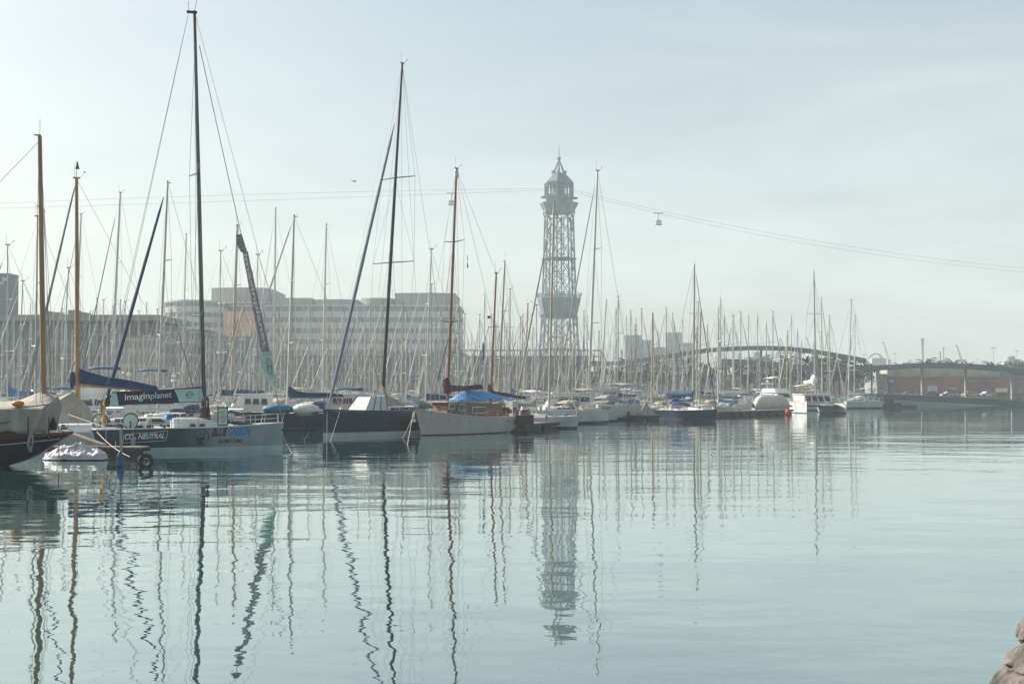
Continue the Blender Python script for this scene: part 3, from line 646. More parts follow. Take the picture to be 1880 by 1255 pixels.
sp_.tube([(0, 0, zz(319)), (0, 0, zz(290)), (0, 0, zz(266))], [.3, .22, .08], 5); sp_.lathe((0, 0, zz(294)), [(.3, 0), (.9, .3), (.9, 1.1), (.3, 1.4)], 8)
sp_.build('spire', M['lat'], T)
ra = MB()
for s_ in (-1, 1): ra.box((s_ * 31 * px2m * .97, 0, zz(363)), (8 * px2m, 3, .7))
ra.build('landing_platform', M['lat'], T)
# cables with two cabins
def cable(name, p0, pts, label):
    b = MB(); P = [Vector(p) for p in pts]; b.tube(P, .05, 4); return single(name, b, M['wire'], label, 'cable', 'cable car cables')
def cpts(x0, y0, x1, y1, Y0, Y1, sag, n=24, dY=0):
    A = at(x0, y0, Y0); B = at(x1, y1, Y1); return [A.lerp(B, k / n) - Vector((0, 0, sag * 4 * (k / n) * (1 - k / n))) for k in range(n + 1)]
RC = cpts(1054, 349, 2150, 510, 575, 575, 7.1)
cable('cable_car_cable', None, RC, 'upper cable running from the tower station down to the right frame edge')
RC2 = cpts(1056, 354, 2150, 516, 575, 575, 7.6)
cable('cable_car_cable', None, RC2, 'lower cable carrying the cabin to the right of the tower')
LC = cpts(999, 346, -320, 388, 575, 560, -1.5)
cable('cable_car_cable', None, LC, 'upper faint cable running from the tower station to the left frame edge')
LC2 = cpts(999, 349, -320, 391, 575, 556, 0.5)
cable('cable_car_cable', None, LC2, 'lower faint cable left of the tower carrying the small cabin')
def gondola(pts, px, label):
    p = min(pts, key=lambda q: abs(pix(q)[0] - px))
    for i in range(len(pts) - 1):
        a, c = pix(pts[i])[0], pix(pts[i + 1])[0]
        if (a - px) * (c - px) <= 0: p = pts[i].lerp(pts[i + 1], (px - a) / (c - a))
    r = empty('cable_car_cabin', p, 0, 1.0, label, 'cable car')
    MB().box((0, 0, .12), (4.2, .3, .34)).box((0, 0, -1.4), (.2, .2, 2.9)).build('hanger', M['steel'], r)
    MB().box((0, 0, -3.05), (2.1, 1.8, .28), taper=.8).build('roof', M['sign'], r)
    b = MB()
    for sx in (-1, 0, 1): b.box((sx * 1.15, -.95, -3.75), (.16, .12, 1.2)); b.box((sx * 1.15, .95, -3.75), (.16, .12, 1.2))
    b.box((0, 0, -3.75), (1.9, 1.5, 1.15)); b.build('window_frame', M['greyhull'], r)
    MB().box((0, 0, -4.6), (2.6, 2.1, .6)).box((0, 0, -5.0), (2.3, 1.8, .5)).build('body', M['sign'], r)
    MB().box((0, 0, -5.0), (2.66, 2.16, .45), taper=1.0).build('stripe', M['red'], r)
gondola(RC2, 1209, 'small red and white cable car cabin hanging right of the tower')
gondola(LC2, 829, 'small red and white cable car cabin seen beside the brown wooden mast')
# ------------------------------------------------------------------ boats: shared builders
class Hull:
    """x to the bow, y to port, origin amidships on the waterline"""
    def __init__(s, L, B, fb, fm, fs, tw=.7, rake=.3, srake=-.1, wr=.72, mid=.42, p=2.2, rise=0.0, draft=.35, fine=.0):
        s.__dict__.update(L=L, B=B, fb=fb, fm=fm, fs=fs, tw=tw, rake=rake, srake=srake, wr=wr, mid=mid, p=p, rise=rise, draft=draft)
    def sheer(s, u):
        m = s.mid
        return s.fm + ((s.fb - s.fm) * ((u - m) / (1 - m)) ** 1.7 if u > m else (s.fs - s.fm) * ((m - u) / m) ** 1.7)
    def half(s, u):
        m = s.mid
        if u > m: return s.B / 2 * max(0.012, 1 - ((u - m) / (1 - m)) ** s.p)
        return s.B / 2 * (s.tw + (1 - s.tw) * math.sin(u / m * math.pi / 2) ** .8)
    def pt(s, u, t, side=1, off=0):
        """u 0 stern .. 1 bow, t 0 bottom .. 1 sheer"""
        zb = -s.draft + (s.rise + s.draft) * (1 - u) ** 3.2 if s.rise else -s.draft
        z = zb + (s.sheer(u) - zb) * t
        wfin = s.wr * (1 - .5 * max(0, (u - .6) / .4) ** 1.5)
        hw = s.half(u) * (wfin + (1 - wfin) * t ** .75)
        x = (u - .5) * s.L - (1 - t) * s.rake * max(0, (u - .55) / .45) ** 2.2 + (1 - t) * s.srake * (1 - u) ** 4
        return Vector((x, side * (hw + off), z))
    def side_at(s, x, z, side, off=.012):
        u = min(.995, max(.0, x / s.L + .5))
        for _ in range(6):
            zb = s.pt(u, 0).z; t = (z - zb) / (s.sheer(u) - zb); q = s.pt(u, t); u = min(.999, max(0, u + (x - q.x) / s.L))
        return s.pt(u, t, side, off)
    def mesh(s, m, nu=26, nt=7):
        b = MB(); W = 2 * (nt + 1)
        for i in range(nu + 1):
            u = 1 - (1 - i / nu) ** 1.15
            for j in range(nt + 1): b.v.append(tuple(s.pt(u, 1 - j / nt, 1)))
            for j in range(nt + 1): b.v.append(tuple(s.pt(u, j / nt, -1)))
        for i in range(nu):
            for j in range(W - 1): b.f.append((i * W + j, (i + 1) * W + j, (i + 1) * W + j + 1, i * W + j + 1))
        b.f.append(tuple(range(W)))
        b.f.append(tuple(nu * W + k for k in range(W))[::-1])
        return b.mesh('hull', m, True)
    def deck(s, m, nu=20, drop=.03, cam=.06):
        b = MB(); n = 4
        for i in range(nu + 1):
            u = i / nu; w = s.half(u) - .02; z = s.sheer(u) - drop
            for j in range(n + 1): k = j / n * 2 - 1; b.v.append(((u - .5) * s.L * .996, k * w, z + cam * (1 - k * k)))
        for i in range(nu):
            for j in range(n): b.f.append((i * (n + 1) + j, (i + 1) * (n + 1) + j, (i + 1) * (n + 1) + j + 1, i * (n + 1) + j + 1))
        return b.mesh('deck', m, True)
    def toerail(s, m, h=.07, th=.05):
        b = MB()
        for sd in (1, -1):
            b.tube([s.pt(u, 1, sd) + Vector((0, -sd * .02, h / 2)) for u in [k / 20 for k in range(21)]], th, 5)
        return b.mesh('toe_rail', m, True)
    def railing(s, m, h=.6, step=1.9, u0=.02, u1=.97, r=.016):
        b = MB(); n = max(4, int(s.L / step))
        for sd in (1, -1):
            P = [s.pt(u0 + (u1 - u0) * k / n, 1, sd, -.08) for k in range(n + 1)]
            for q in P: b.tube([q, q + Vector((0, 0, h))], r * 1.3, 4)
            for f in (.55, 1.0): b.tube([q + Vector((0, 0, h * f)) for q in P], r * .6, 4, False)
        a = [s.pt(u1, 1, 1, -.08), Vector((s.L / 2 + .15, 0, s.fb)), s.pt(u1, 1, -1, -.08)]
        b.tube([q + Vector((0, 0, h)) for q in a], r * 1.4, 4)
        a = [s.pt(u0, 1, 1, -.08), s.pt(u0, 1, -1, -.08)]; b.tube([q + Vector((0, 0, h)) for q in a], r * 1.4, 4)
        return b.mesh('guard_rail', m)
def paint(name, top, bottom, zs, stripe=None, zst=None, rough=.3, xsplit=None):
    """hull paint in bands by height on the hull: bottom paint, boot stripe, topsides"""
    m = bpy.data.materials.new(name); m.use_nodes = True; n = m.node_tree; b = n.nodes['Principled BSDF']; b.inputs['Roughness'].default_value = rough; b.inputs['Specular IOR Level'].default_value = .3
    t = n.nodes.new('ShaderNodeTexCoord'); sx = n.nodes.new('ShaderNodeSeparateXYZ'); n.links.new(t.outputs['Object'], sx.inputs[0])
    r = n.nodes.new('ShaderNodeValToRGB'); r.color_ramp.interpolation = 'CONSTANT'
    mr = n.nodes.new('ShaderNodeMapRange'); mr.inputs['From Min'].default_value = -.5; mr.inputs['From Max'].default_value = 1.5; n.links.new(sx.outputs['Z'], mr.inputs[0]); n.links.new(mr.outputs[0], r.inputs[0])
    e = r.color_ramp.elements; f = lambda z: (z + .5) / 2
    e[0].position = 0; e[0].color = (*bottom, 1); e[1].position = f(zs); e[1].color = (*(stripe or top), 1)
    if stripe: q = e.new(f(zst)); q.color = (*top, 1)
    nz_ = n.nodes.new('ShaderNodeTexNoise'); nz_.inputs['Scale'].default_value = 1.1; nz_.inputs['Detail'].default_value = 5
    mp_ = n.nodes.new('ShaderNodeMapping'); mp_.inputs['Scale'].default_value = (1, 1, .35); n.links.new(t.outputs['Object'], mp_.inputs[0]); n.links.new(mp_.outputs[0], nz_.inputs['Vector'])
    hs_ = n.nodes.new('ShaderNodeHueSaturation'); v = n.nodes.new('ShaderNodeMapRange'); v.inputs['From Min'].default_value = .25; v.inputs['From Max'].default_value = .75; v.inputs['To Min'].default_value = .86; v.inputs['To Max'].default_value = 1.08
    n.links.new(nz_.outputs[0], v.inputs[0]); n.links.new(v.outputs[0], hs_.inputs['Value'])
    src = r.outputs[0]
    if xsplit:
        x0, x1, c2 = xsplit; xr = n.nodes.new('ShaderNodeMapRange'); xr.inputs['From Min'].default_value = x0; xr.inputs['From Max'].default_value = x1; xr.interpolation_type = 'SMOOTHSTEP'
        n.links.new(sx.outputs['X'], xr.inputs[0]); mk = n.nodes.new('ShaderNodeMath'); mk.operation = 'GREATER_THAN'; mk.inputs[1].default_value = zs; n.links.new(sx.outputs['Z'], mk.inputs[0])
        mm = n.nodes.new('ShaderNodeMath'); mm.operation = 'MULTIPLY'; n.links.new(xr.outputs[0], mm.inputs[0]); n.links.new(mk.outputs[0], mm.inputs[1])
        mi = n.nodes.new('ShaderNodeMix'); mi.data_type = 'RGBA'; mi.inputs[7].default_value = (*c2, 1); n.links.new(mm.outputs[0], mi.inputs[0]); n.links.new(src, mi.inputs[6]); src = mi.outputs[2]
    n.links.new(src, hs_.inputs['Color']); n.links.new(hs_.outputs[0], b.inputs['Base Color'])
    return m
def coachroof(x0, x1, w0, w1, z, h, n=8, slope=.5):
    """low rounded cabin top from x0 (aft) to x1 (front)"""
    b = MB(); P = []
    secs = [(x0, w0, h), (x0 + .05, w0, h), ((x0 + x1) / 2, (w0 * 1.02 + w1) / 2 * 1.06, h), (x1 - slope, w1, h * .8), (x1, w1 * .7, .02)]
    for (x, w, hh) in secs:
        for k in range(n + 1):
            a = math.pi * k / n; c = math.cos(a); s_ = math.sin(a)
            b.v.append((x, w / 2 * math.copysign(abs(c) ** .35, c), z + hh * (abs(s_) ** .5) ))
    for i in range(len(secs) - 1):
        for k in range(n): b.f.append((i * (n + 1) + k, (i + 1) * (n + 1) + k, (i + 1) * (n + 1) + k + 1, i * (n + 1) + k + 1))
    b.f.append(tuple(range(n + 1)))
    return b
def side_windows(x0, x1, w, z, hh, n, inset=.0, slope=0):
    b = MB(); L_ = (x1 - x0) / n
    for sd in (1, -1):
        for k in range(n):
            xa = x0 + L_ * k + .08; xb = x0 + L_ * (k + 1) - .08
            b.extr([(xa, sd * w / 2, z), (xb, sd * w / 2, z), (xb - .06, sd * (w / 2 - inset), z + hh), (xa + .06, sd * (w / 2 - inset), z + hh)], (0, sd * .03, 0))
    return b
def sailcover(x0, x1, z0, z1, h0, h1, n=14, th=.16, seed=0, hump=0.0):
    """flaked sail under its cover on the boom from the mast (x0) aft to x1"""
    rnd = random.Random(seed); b = MB(); m = 8; ph = rnd.uniform(0, 6)
    for i in range(n + 1):
        t = i / n; x = x0 + (x1 - x0) * t; z = z0 + (z1 - z0) * t
        h = h0 + (h1 - h0) * t ** .6 + .03 * math.sin(9 * t + ph) + hump * math.exp(-(t / .09) ** 2)
        ww = th * (1.15 - .6 * t) * (1 + .12 * math.sin(17 * t + ph))
        for k in range(m):
            a = 2 * math.pi * k / m; b.v.append((x + .03 * math.sin(a), ww * math.cos(a) * (1 if math.sin(a) < .2 else .45), z + h * (.5 + .5 * math.sin(a)) - .1))
    for i in range(n):
        for k in range(m): b.f.append((i * m + k, i * m + (k + 1) % m, (i + 1) * m + (k + 1) % m, (i + 1) * m + k))
    b.f += [tuple(range(m)), tuple(n * m + k for k in range(m))]
    return b
def sprayhood(x, w, z, h, l, n=8):
    b = MB()
    for i in range(6):
        t = i / 5; xx = x + l * t; hh = h * math.cos(t * 1.25) ** .6
        for k in range(n + 1):
            a = math.pi * k / n; c = math.cos(a); b.v.append((xx, w / 2 * math.copysign(abs(c) ** .5, c) * (1 - .12 * t), z + hh * abs(math.sin(a)) ** .55))
    for i in range(5):
        for k in range(n): b.f.append((i * (n + 1) + k, (i + 1) * (n + 1) + k, (i + 1) * (n + 1) + k + 1, i * (n + 1) + k + 1))
    return b
def bimini(x0, x1, w, z, zd):
    b = MB().grid(lambda u, v: (x0 + (x1 - x0) * u, w * (v - .5), z + .22 * math.sin(math.pi * v) + .1 * math.sin(math.pi * u)), 4, 6)
    f = MB()
    for sd in (1, -1):
        for x in (x0 + .1, (x0 + x1) / 2, x1 - .1): f.tube([((x0 + x1) / 2 + (x - (x0 + x1) / 2) * .3, sd * w / 2, zd), (x, sd * w / 2, z)], .02, 4)
    return b, f
def rig(base, top, hull, fore=None, aft=None, nspr=2, r=.012, sprw=1.0, sweep=.25, chain=None, dx=0):
    """stays and spreaders for a mast in boat coordinates; returns (wires, spreaders)"""
    base, top = Vector(base), Vector(top); wb = MB(); sb = MB()
    ch = chain if chain is not None else hull.half(base.x / hull.L + .5) * .95
    zc = hull.sheer(min(1, max(0, base.x / hull.L + .5)))
    tips = []
    for k in range(nspr):
        t = (k + 1) / (nspr + 1) * .96 + .02; p = base.lerp(top, t); wsp = sprw * (1 - .28 * k)
        for sd in (1, -1):
            tip = p + Vector((-sweep * wsp, sd * wsp, .06)); sb.tube([p, tip], [.045, .028], 5)
            tips.append((k, sd, tip, p))
    for sd in (1, -1):
        path = [Vector((base.x - .3, sd * ch, zc))] + [t[2] for t in tips if t[1] == sd] + [base.lerp(top, .97)]
        wb.tube(path, r, 3, False)
        wb.tube([Vector((base.x - .15, sd * ch * .96, zc)), base.lerp(top, .36 if nspr > 1 else .5)], r, 3, False)
        if nspr > 1: wb.tube([[t[2] for t in tips if t[1] == sd][0], base.lerp(top, .64)], r, 3, False)
    if fore is not None: wb.tube([Vector(fore), base.lerp(top, .985)], r, 3, False)
    if aft is not None:
        a = Vector(aft); sp = base.lerp(top, .12) * 0 + a.lerp(top, .25)
        wb.tube([top, sp], r, 3, False)
        for sd in (1, -1): wb.tube([sp, a + Vector((0, sd * 1.0, 0))], r, 3, False)
    return wb, sb
def mast(root, base, top, r0, r1, m, name='mast', gear=True, dome=None, flat=1.35):
    base, top = Vector(base), Vector(top)
    b = MB(); b.tube([base, base.lerp(top, .55), top], [r0, r0 * .9, r1], 8)
    o = b.build(name, m, root, True)
    if gear:
        hsh = abs(int(top.z * 977 + root.location.x * 131)) % 4; g = MB();
        if hsh == 1: g.tube([top, top + Vector((0, 0, .8))], .012, 4); g.box(top + Vector((.1, 0, .05)), (.3, .08, .06)); g.build('masthead_aerial', M['alud'], o)
        elif hsh == 2: g.lathe(tuple(top), [(.06, 0), (.07, .12), (.02, .16)], 6); g.box(top + Vector((-.12, 0, -.02)), (.3, .07, .06)); g.build('masthead_light', M['alud'], o)
    if gear and hsh in (0, 3):
        g = MB(); g.box(top + Vector((0, 0, .05)), (.45, .1, .1)); g.tube([top + Vector((.12, 0, .05)), top + Vector((.12, 0, 1.0))], .012, 4)
        g.tube([top + Vector((-.15, 0, .05)), top + Vector((-.5, .1, .35))], .015, 4); g.box(top + Vector((-.5, .1, .42)), (.12, .02, .07))
        g.build('wind_vane', M['alud'], o)
    if dome:
        p = base.lerp(top, dome); q = MB().ball(p + Vector((.42, 0, 0)), .24, sz=.6); q.box(p + Vector((.2, 0, -.15)), (.35, .12, .05)); q.build('radar_dome', M['sign'], o, True)
    return o
def furled(root, foot, head, m, r=.085, name='furled_jib'):
    foot, head = Vector(foot), Vector(head); b = MB(); P = []; n = 14; rs = []
    ax = (head - foot).normalized()
    for k in range(n + 1):
        t = k / n; P.append(foot.lerp(head, t)); rs.append(r * (.45 + .75 * min(1, t * 9) * (1 - t) ** .45 + .06 * math.sin(k * 2.1)) if t < 1 else r * .2)
    b.tube(P, rs, 7); o = b.build(name, m, root, True)
    MB().lathe(tuple(foot + Vector((0, 0, -.12))), [(.13, 0), (.13, .03), (.06, .06), (.13, .12)], 8).build('furler_drum', M['black'], o)
    return o
def fenders(root, hull, us, side, m=None, drop=.75, r=.12):
    for u in us:
        p = hull.pt(u, 1, side, .14); z = p.z - drop; b = MB().lathe((p.x, p.y, z - .3), [(.03, 0), (r, .08), (r, .5), (.03, .6)], 8); o = b.build('fender', m or M['fender'], root, True)
        MB().tube([(p.x, p.y, z + .28), (p.x, p.y - side * .14, p.z + .35)], .014, 4).build('rope', M['rope'], o)
def place(name, label, cat, mid, rz, group=None): return empty(name, (mid[0], mid[1], 0), rz, 1, label, cat, group)
def tolocal(root, p):
    c, s = math.cos(root.rotation_euler.z), math.sin(root.rotation_euler.z); d = Vector(p) - root.location
    return Vector((d.x * c + d.y * s, -d.x * s + d.y * c, d.z))
def world(root, p):
    c, s = math.cos(root.rotation_euler.z), math.sin(root.rotation_euler.z)
    return Vector((root.location.x + p[0] * c - p[1] * s, root.location.y + p[0] * s + p[1] * c, p[2]))
def loc_at(root, px, py, y=0.0):
    """boat-frame point in the centreline plane y that projects on a pixel"""
    c, s = math.cos(root.rotation_euler.z), math.sin(root.rotation_euler.z)
    d1 = at(px, py, 1.0) - Vector((0, 0, H)); nrm = Vector((-s, c, 0)); o = Vector((0, 0, H))
    k = (y - nrm.dot(o - root.location)) / nrm.dot(d1)
    return tolocal(root, o + d1 * k)
USED = []      # footprints (x, y, heading, L, B)
def claim(root, L, B): USED.append((root.location.x, root.location.y, root.rotation_euler.z, L, B))
def moor(p0, p1, label, sag=.3, r=.025, m=None):
    a, c = Vector(p0), Vector(p1); b = MB(); b.tube([a.lerp(c, k / 8) - Vector((0, 0, sag * 4 * (k / 8) * (1 - k / 8))) for k in range(9)], r, 4)
    return tag(b.build('mooring_line', m or M['rope']), label, 'mooring line', 'mooring lines')

# ------------------------------------------------------------------ the racing yacht
rz = R(20); mid = at(349, 714, 1)  # direction only
Ym = 76.0; RB = place('racing_yacht', 'grey racing yacht with BLUE CARBON lettering, mint steering wheel covers and tall black mast', 'racing yacht', ((349 - 940) / F * Ym, Ym), rz)
hl = Hull(10.9, 3.5, 1.60, 1.38, 1.32, tw=.86, rake=.05, srake=.55, wr=.8, mid=.4, p=2.4)
claim(RB, 12, 3.6)
slate = (0.024, 0.062, 0.078)
link('hull', hl.mesh(paint('race_hull_paint', slate, (0.48, 0.62, 0.60), 0.30, rough=.35, xsplit=(-1.2, 2.6, (.32, .39, .40))), 40, 9), RB)
link('deck', hl.deck(M['deck']), RB); link('toe_rail', hl.toerail(M['gel'], .03, .035), RB); link('guard_rail', hl.railing(M['rail'], .55, 1.5), RB)
coachroof(-1.0, 2.1, 1.9, 1.2, 1.34, .6, slope=1.0).build('coachroof', M['gel'], RB, True)
side_windows(-.2, .9, 1.86, 1.45, .16, 2).build('window', M['glass'], RB)
MB().box((-3.4, 0, 1.36), (3.6, 2.2, .06)).build('cockpit_floor', M['greyc'], RB)
MB().box((-2.6, .0, 1.5), (.6, .5, .5), taper=.7).build('cockpit_pedestal', M['gel'], RB)
for x, y in ((-1.5, .9), (-1.5, -.9), (-2.4, 1.1), (-2.4, -1.1), (2.6, 0), (-1.2, 0)):
    MB().lathe((x, y, 1.3), [(.14, 0), (.11, .08), (.09, .16), (.13, .24), (.05, .27)], 10).build('winch', M['black'], RB, True)
side = -1
def on_hull(px, py):
    """boat x,z of a photo pixel on the near side of the racing hull"""
    p = loc_at(RB, px, py, y=-1.6); return p.x, p.z
def hulltext(name, body, px0, px1, py0, py1, m, shear=0, bold=0.0, slope=0):
    x0, zt = on_hull(px0, py0); x1, zb = on_hull(px1, py1); zt2 = on_hull(px0, py0)[1]; hgt = abs(on_hull(px0, py1)[1] - on_hull(px0, py0)[1]); z0 = on_hull(px0, py1)[1]; dz = 0
    s1 = (z0 - on_hull(px1, py1 - slope)[1])
    return text_part(name, body, x1 - x0, hgt, lambda a, b: hl.side_at(x0 + a, z0 + b - s1 * a / (x1 - x0), -1, .015), m, RB, shear, bold)
hulltext('lettering', 'CO\u2082 NEUTRAL', 229, 302, 797, 809, M['sign'], .3, .035, 3)
hulltext('lettering', 'BLUE', 389, 419, 786, 801, M['letter'], .35, .04, 1)
hulltext('lettering', 'CARBON', 421, 463, 784, 800, M['lblue'], .35, .04, 1)
hulltext('lettering', 'SALVEMOS EL MAR', 401, 446, 806.5, 813.5, M['letter'], .3, .03, 1)
x0, z0 = on_hull(225, 813); x1, z1 = on_hull(304, 808.5); zt0 = on_hull(228, 797)[1]; zt1 = on_hull(308, 790.5)[1]; xt0 = on_hull(228, 797)[0]; xt1 = on_hull(308, 790.5)[0]
fr = MB(); C4 = [(x0, z0), (x1, z1), (xt1, zt1), (xt0, zt0)]
for k in range(4):
    (xa, za), (xb, zb) = C4[k], C4[(k + 1) % 4]
    fr.tube([hl.side_at(xa + (xb - xa) * q / 8, za + (zb - za) * q / 8, -1, .008) for q in range(9)], .016, 4)
fr.build('lettering_frame', M['sign'], RB)
ex, ez = on_hull(370, 802); emb = MB()
emb.tube([hl.side_at(ex + .40 * math.cos(a), ez + .46 * math.sin(a), -1, .008) for a in [k * math.pi / 14 for k in range(29)]], .02, 4, False)
emb.tube([hl.side_at(ex - .22, ez + .18, -1, .01), hl.side_at(ex + .25, ez + .20, -1, .01)], .025, 4)
for dx, dz, rr_ in ((-.14, -.12, .17), (.05, -.1, .14), (-.05, -.3, .17), (.14, .02, .06), (-.22, -.02, .08), (-.16, -.36, .1)):
    emb.add([hl.side_at(ex + dx + rr_ * math.cos(a), ez + dz + rr_ * .8 * math.sin(a), -1, .012) for a in [k * math.pi / 5 for k in range(10)]], [tuple(range(10))])
emb.build('emblem', mat('emblem_teal', (0.01, 0.045, 0.05), .6, var=.05), RB)
# wheels with mint covers
for px, ry in ((184, .9), (240, -.95)):
    p = loc_at(RB, px, 773, ry); r0 = .44
    rm = MB(); rm.tube([p + Vector((0.02 * 0, 0, 0)) + Vector((math.cos(a) * r0 * .92, math.cos(a) * r0 * -.4, math.sin(a) * r0)) for a in [k * math.pi / 12 for k in range(25)]], .035, 5, False)
    wh = rm.build('steering_wheel', M['black'], RB)
    cv = MB(); cv.add([p + Vector((math.cos(a) * .4 * .92, math.cos(a) * .4 * -.4, math.sin(a) * .4)) + dd for dd in (Vector((-.01, -.03, 0)), Vector((.015, .03, 0))) for a in [k * math.pi / 10 for k in range(20)]], [tuple(range(20)), tuple(range(20, 40))] + [(k, (k + 1) % 20, 20 + (k + 1) % 20, 20 + k) for k in range(20)])
    cv.build('wheel_cover', M['mint'], wh)
    MB().tube([p, (p.x, p.y, 1.25)], .06, 6).build('wheel_post', M['black'], wh)
mb_ = loc_at(RB, 376, 748); mt = loc_at(RB, 357, 20); mb_.z = 1.3
mo = mast(RB, mb_, mt, .135, .085, M['black'], gear=False)
g = MB(); g.box(mt + Vector((-.15, 0, -.1)), (.6, .12, .14)); g.tube([mt, mt + Vector((.18, 0, .9))], .014, 4); g.tube([mt + Vector((-.35, 0, 0)), mt + Vector((-.35, 0, .55))], .012, 4); g.build('wind_vane', M['black'], mo)
wires, spr = rig(mb_, mt, hl, nspr=0, chain=1.6)
for t, wsp, up in ((.27, 2.75, .12), (.61, 2.45, .2)):
    p = mb_.lerp(mt, t)
    for sd in (1, -1):
        tip = p + Vector((-.25, sd * wsp, up)); spr.tube([p, tip], [.065, .05], 5)
tp = [[mb_.lerp(mt, t) + Vector((-.25, sd * wsp, up)) for t, wsp, up in ((.27, 2.75, .12), (.61, 2.45, .2))] for sd in (1, -1)]
for sd, T2 in zip((1, -1), tp):
    wires.tube([(mb_.x - .6, sd * 1.6, 1.3), T2[0], T2[1], mb_.lerp(mt, .93)], .013, 3, False); wires.tube([T2[0], mb_.lerp(mt, .6)], .011, 3, False); wires.tube([(mb_.x - .5, sd * 1.55, 1.3), mb_.lerp(mt, .25)], .011, 3, False)
    wires.tube([(-5.1, sd * 1.4, 1.3), mt + Vector((-.3, 0, 0))], .014, 3, False)
bow = Vector((5.4, 0, 1.62)); head = loc_at(RB, 366, 84); wires.tube([bow, head], .022, 4, False); wires.tube([bow + Vector((1.3, 0, -.25)), mt], .012, 3, False)
wires.build('rigging', M['wire'], RB); spr.build('spreader', M['black'], mo)
# jib furled on the forestay, printed plum with pale letters and a mint foot
def stay(t): return bow.lerp(head, t)
def jibpart(name, t0, t1, prof, m):
    b = MB(); n = 18; vs = []
    ax = (head - bow).normalized(); nx = Vector((ax.z, 0, -ax.x))
    for k in range(n + 1):
        t = t0 + (t1 - t0) * k / n; l, r_ = prof(k / n); c = stay(t); fold = .06 * math.sin(k * 1.7)
        vs += [c - nx * l + Vector((0, fold, 0)), c - nx * l * .4 + Vector((0, -.14, 0)), c + nx * r_ + Vector((0, -.06 + fold, 0)), c + nx * r_ * .5 + Vector((0, .14, 0))]
    fs = [(i * 4 + k, i * 4 + (k + 1) % 4, (i + 1) * 4 + (k + 1) % 4, (i + 1) * 4 + k) for i in range(n) for k in range(4)] + [(0, 1, 2, 3), (n * 4 + 3, n * 4 + 2, n * 4 + 1, n * 4)]
    return b.add(vs, fs).build(name, m, RB, True)
jt = lambda y: (loc_at(RB, 450, y).z - bow.z) / (head.z - bow.z)
t_a, t_b, t_c, t_d = jt(712), jt(645), jt(462), jt(430)
ml = mat('jib_mauve_fabric', (.30, .23, .25), .8, var=.2, scale=2, bump=.03, bscale=3)
jm = jibpart('furled_jib', t_b, t_c, lambda k: (.34 * (1 - k * .55), .16), ml)
jp = jibpart('jib_foot', t_a, t_b, lambda k: (.10 + .42 * math.sin(min(1, k * 1.5) * 1.57), .10 + .16 * k), mat('jib_pale_mint', (.56, .70, .62), .8, var=.08, scale=2, bump=.03, bscale=3))
jh = jibpart('jib_head', t_c, t_d, lambda k: (.22 + .14 * math.sin(k * 2.6), .12 * (1 - k * .7)), M['greyc'])
ax = (head - bow).normalized(); nx = Vector((ax.z, 0, -ax.x)); Ls = (head - bow).length
text_part('lettering', 'imaginplanet', Ls * (t_c - t_b) * .93, .30, lambda a, b: stay(t_c - .006) - ax * a + nx * (b - .24) + Vector((0, -.30, 0)), M['sign'], jm, bold=.02)
lg = MB(); cc = stay((t_a + t_b) / 2 + .01)
lg.tube([cc + nx * (.13 * math.cos(a) * (1 + .3 * math.sin(2 * a)) - .08) + ax * .5 * math.sin(a) + Vector((0, -.2, 0)) for a in [k * math.pi / 12 for k in range(25)]], .014, 4, False)
lg.tube([cc + nx * (-.22 + k * .05) + ax * .1 * math.sin(k * 2.2) + Vector((0, -.2, 0)) for k in range(7)], .014, 4, False); lg.build('emblem', M['letter'], jp)
# boom with printed stowed sail
ba = loc_at(RB, 377, 719); bb_ = loc_at(RB, 199, 733); ba.z += 0
bo = MB().tube([ba + Vector((0, 0, .25)), bb_ + Vector((0, 0, .18))], [.1, .09], 8).build('boom', M['black'], RB, True)
boomq = lambda px, py: loc_at(RB, px, py, -.13)
def panel(name, pts, m, par, th=.26):
    P = [loc_at(RB, x, y, -.13) for x, y in pts]; return MB().extr(P, (0, th, 0)).build(name, m, par)
cv = panel('sail_cover', [(206, 719), (376, 711), (376, 737.5), (204, 744)], M['plum'], RB)
for nm, pts in (('mint_end_panel', [(204, 721.5), (214, 721), (218, 743.3), (203, 744)]), ('mint_mast_panel', [(320, 715), (370, 712.5), (375, 736), (329, 737.6), (326, 728)])):
    P = [loc_at(RB, x, y, -.137) for x, y in pts]; MB().extr(P, (0, -.012, 0)).build(nm, M['mint'], cv)
P0 = loc_at(RB, 229, 735, -.15); P1 = loc_at(RB, 315, 729.5, -.15); hgt = loc_at(RB, 229, 722, -.15).z - loc_at(RB, 229, 737, -.15).z
dirv = (P1 - P0).normalized(); vsn = (P1 - P0).length
text_part('lettering', 'imagin', vsn * .53, hgt, lambda a, b: P0 + dirv * a + Vector((0, 0, b - hgt * .22)), M['sign'], cv, bold=.012)
text_part('lettering', 'planet', vsn * .45, hgt, lambda a, b: P0 + dirv * (a + vsn * .55) + Vector((0, 0, b - hgt * .22)), M['mint'], cv, bold=.012)
pc = loc_at(RB, 348, 725, -.16); sg = MB()
sg.tube([pc + Vector((.16 * math.cos(a), 0, .20 * math.sin(a) * (1 + .2 * math.cos(2 * a)))) for a in [k * math.pi / 12 for k in range(21)]], .014, 4, False)
sg.tube([pc + Vector((-.2 + k * .06, 0, .04 * math.sin(k * 2.4))) for k in range(8)], .012, 4, False); sg.build('emblem', M['letter'], cv)
ed = MB(); ed.ball(tuple(bb_ + Vector((-.05, 0, -.1))), .33, sx=.5, sy=.5); ed.build('boom_end_cap', M['black'], bo, True)
MB().tube([ba.lerp(bb_, .45) + Vector((0, 0, -.35)), (-2.6, 0, 1.4)], .02, 4).build('mainsheet', M['rope'], RB)
